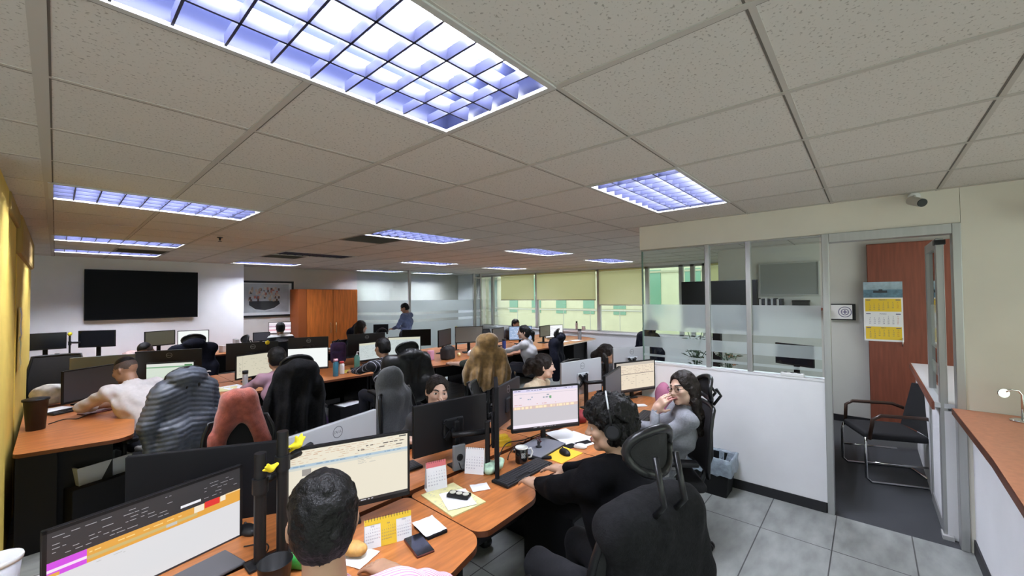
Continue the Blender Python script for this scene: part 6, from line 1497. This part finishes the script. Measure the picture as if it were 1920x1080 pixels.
t = thing('headphone_stand','dark headset stand beside woman by the wardrobe','stand',(3.98,6.72,D)); s = MB(); s.lathe([(.06,0),(.06,.01),(.01,.015),(.01,.40),(0,.40)],BLACK,n=16); s.build('base',t); s = MB(); s.tube([(.11*math.cos(a),0,.40+.11*math.sin(a)) for a in [PI*k/12 for k in range(13)]],.016,BLACK); s.build('band',t)
for x, y, rz, lab in ((.9,9.85,0,'crumpled white and red bag on desk under the television'),):
    d = SDF((-.15,-.12,0),(.15,.12,.24),.010); d.ell((0,0,.08),(.12,.09,.10)); d.disp(lambda X,Y,Z: .012*np.sin(40*X+20*Y)*np.sin(35*Z)); d.half((0,0,.002),(0,0,-1)); o = d.build('plastic_bag',mat('white_red_film',(.62,.42,.40),.4,noise=(14,.5))); o.location = (x,y,D); tag(o,lab,'bag')
box_thing('box','white small carton on the shelf edge beside the navy jacket','box',2.28,9.85,D,20,(.12,.12,.13),WPLAST)
box_thing('binder','grey binder on the wall desk under the television edge','binder',2.5,9.9,D,0,(.07,.2,.24),SILVER)
# sheets pinned to the yellow wall
for z, y, lab, mm in ((1.62,5.45,'upper white sheet pinned to the yellow wall',PAPER),(1.36,5.40,'lower white and yellow sheet pinned to the yellow wall',NP)):
    s = MB(); n = 5; v = []
    for j in range(n+1):
        for i in range(2): v.append((.004+.014*abs(math.sin(j*1.3)),-.12+.24*i,-.15+.30*j/n))
    s.add(v,[(2*j,2*j+1,2*j+3,2*j+2) for j in range(n)],mm,None,True); o = s.build('pinned_sheet'); o.location = (-.214,y+.2,z); tag(o,lab,'paper')
# floor
t = thing('storage_tub','clear plastic tub on a carton under the desk wing','tub',(.22,5.0,.38),math.radians(20)); s = MB()
a, b = ring(.15,.10,0), ring(.17,.12,.14); s.add(a+b+ring(.16,.11,.14)+ring(.145,.095,.01),[(0,3,2,1)]+[(i,(i+1)%4,4+(i+1)%4,4+i) for i in range(4)]+[(4+i,4+(i+1)%4,8+(i+1)%4,8+i) for i in range(4)]+[(8+i,8+(i+1)%4,12+(i+1)%4,12+i) for i in range(4)]+[(12,13,14,15)],mat('milky_plastic',(.45,.47,.48),.3)); s.build('body',t)
t.location = (.24,4.72,.40)
box_thing('carton','dark carton under the clear plastic tub','carton',.24,4.72,0,20,(.42,.32,.398),CARCASS,.005)
def tower(label, x, y, rz): 
    t = thing('computer_tower',label,'computer',(x,y,0),math.radians(rz),'computers under the desks'); s = MB(); s.box((-.09,-.2,.01),(.09,.2,.42),BLACKM,bev=.006); s.build('case',t); s = MB(); s.box((-.08,-.205,.03),(.08,-.2,.40),DKGREY); s.build('front_panel',t); s = MB(); s.cyl((.05,-.206,.37),(.05,-.209,.37),.009,SILVER,n=12); s.build('power_button',t)
tower('black computer tower under desk behind the black leather jacket',3.3,5.85,0); tower('black computer tower under desk beside the blue crate',2.2,5.9,0); tower('black computer tower under desk of person typing',2.25,1.62,0)
t = thing('crate','blue plastic crate on the floor below the middle desks','crate',(2.42,5.05,0),math.radians(10)); s = MB(); s.box((-.2,-.14,0),(.2,.14,.02),mat('blue_crate',(.02,.03,.35),.4)); 
for a, b in (((-.2,-.14,0),(.2,-.125,.24)),((-.2,.125,0),(.2,.14,.24)),((-.2,-.125,0),(-.185,.125,.24)),((.185,-.125,0),(.2,.125,.24))): s.box(a,b,MATS['blue_crate'])
s.build('body',t)
box_thing('carton','white-lidded carton holding papers under the middle desks','carton',2.75,5.55,0,5,(.40,.30,.34),CARCASS); sheet('pile of white papers on the carton under the middle desks',2.75,5.52,12,.32,.24,z=.342); 
d = SDF((-.2,-.15,0),(.2,.15,.34),.011); d.ell((0,0,.12),(.16,.11,.14)); d.half((0,0,.002),(0,0,-1)); d.disp(lambda X,Y,Z: .006*np.sin(30*X)*np.sin(30*Z)); o = d.build('handbag',mat('purple_handbag',(.05,.02,.07),.6)); o.location = (2.16,5.18,0); o.scale = (1,1,1.7); tag(o,'dark purple bag hanging low beside the long black jacket','bag')
d = SDF((-.15,-.15,0),(.15,.15,.34),.011); d.ell((0,0,.14),(.11,.10,.15)); d.half((0,0,.002),(0,0,-1)); d.disp(lambda X,Y,Z: .010*np.sin(38*X)*np.sin(30*Z+20*Y)); o = d.build('plastic_bag',mat('white_bag_film',(.62,.62,.62),.4,noise=(14,.3))); o.location = (4.55,4.7,0); o.scale = (1,1,1.9); tag(o,'white plastic bag standing below the desk edge by golden jacket','bag')
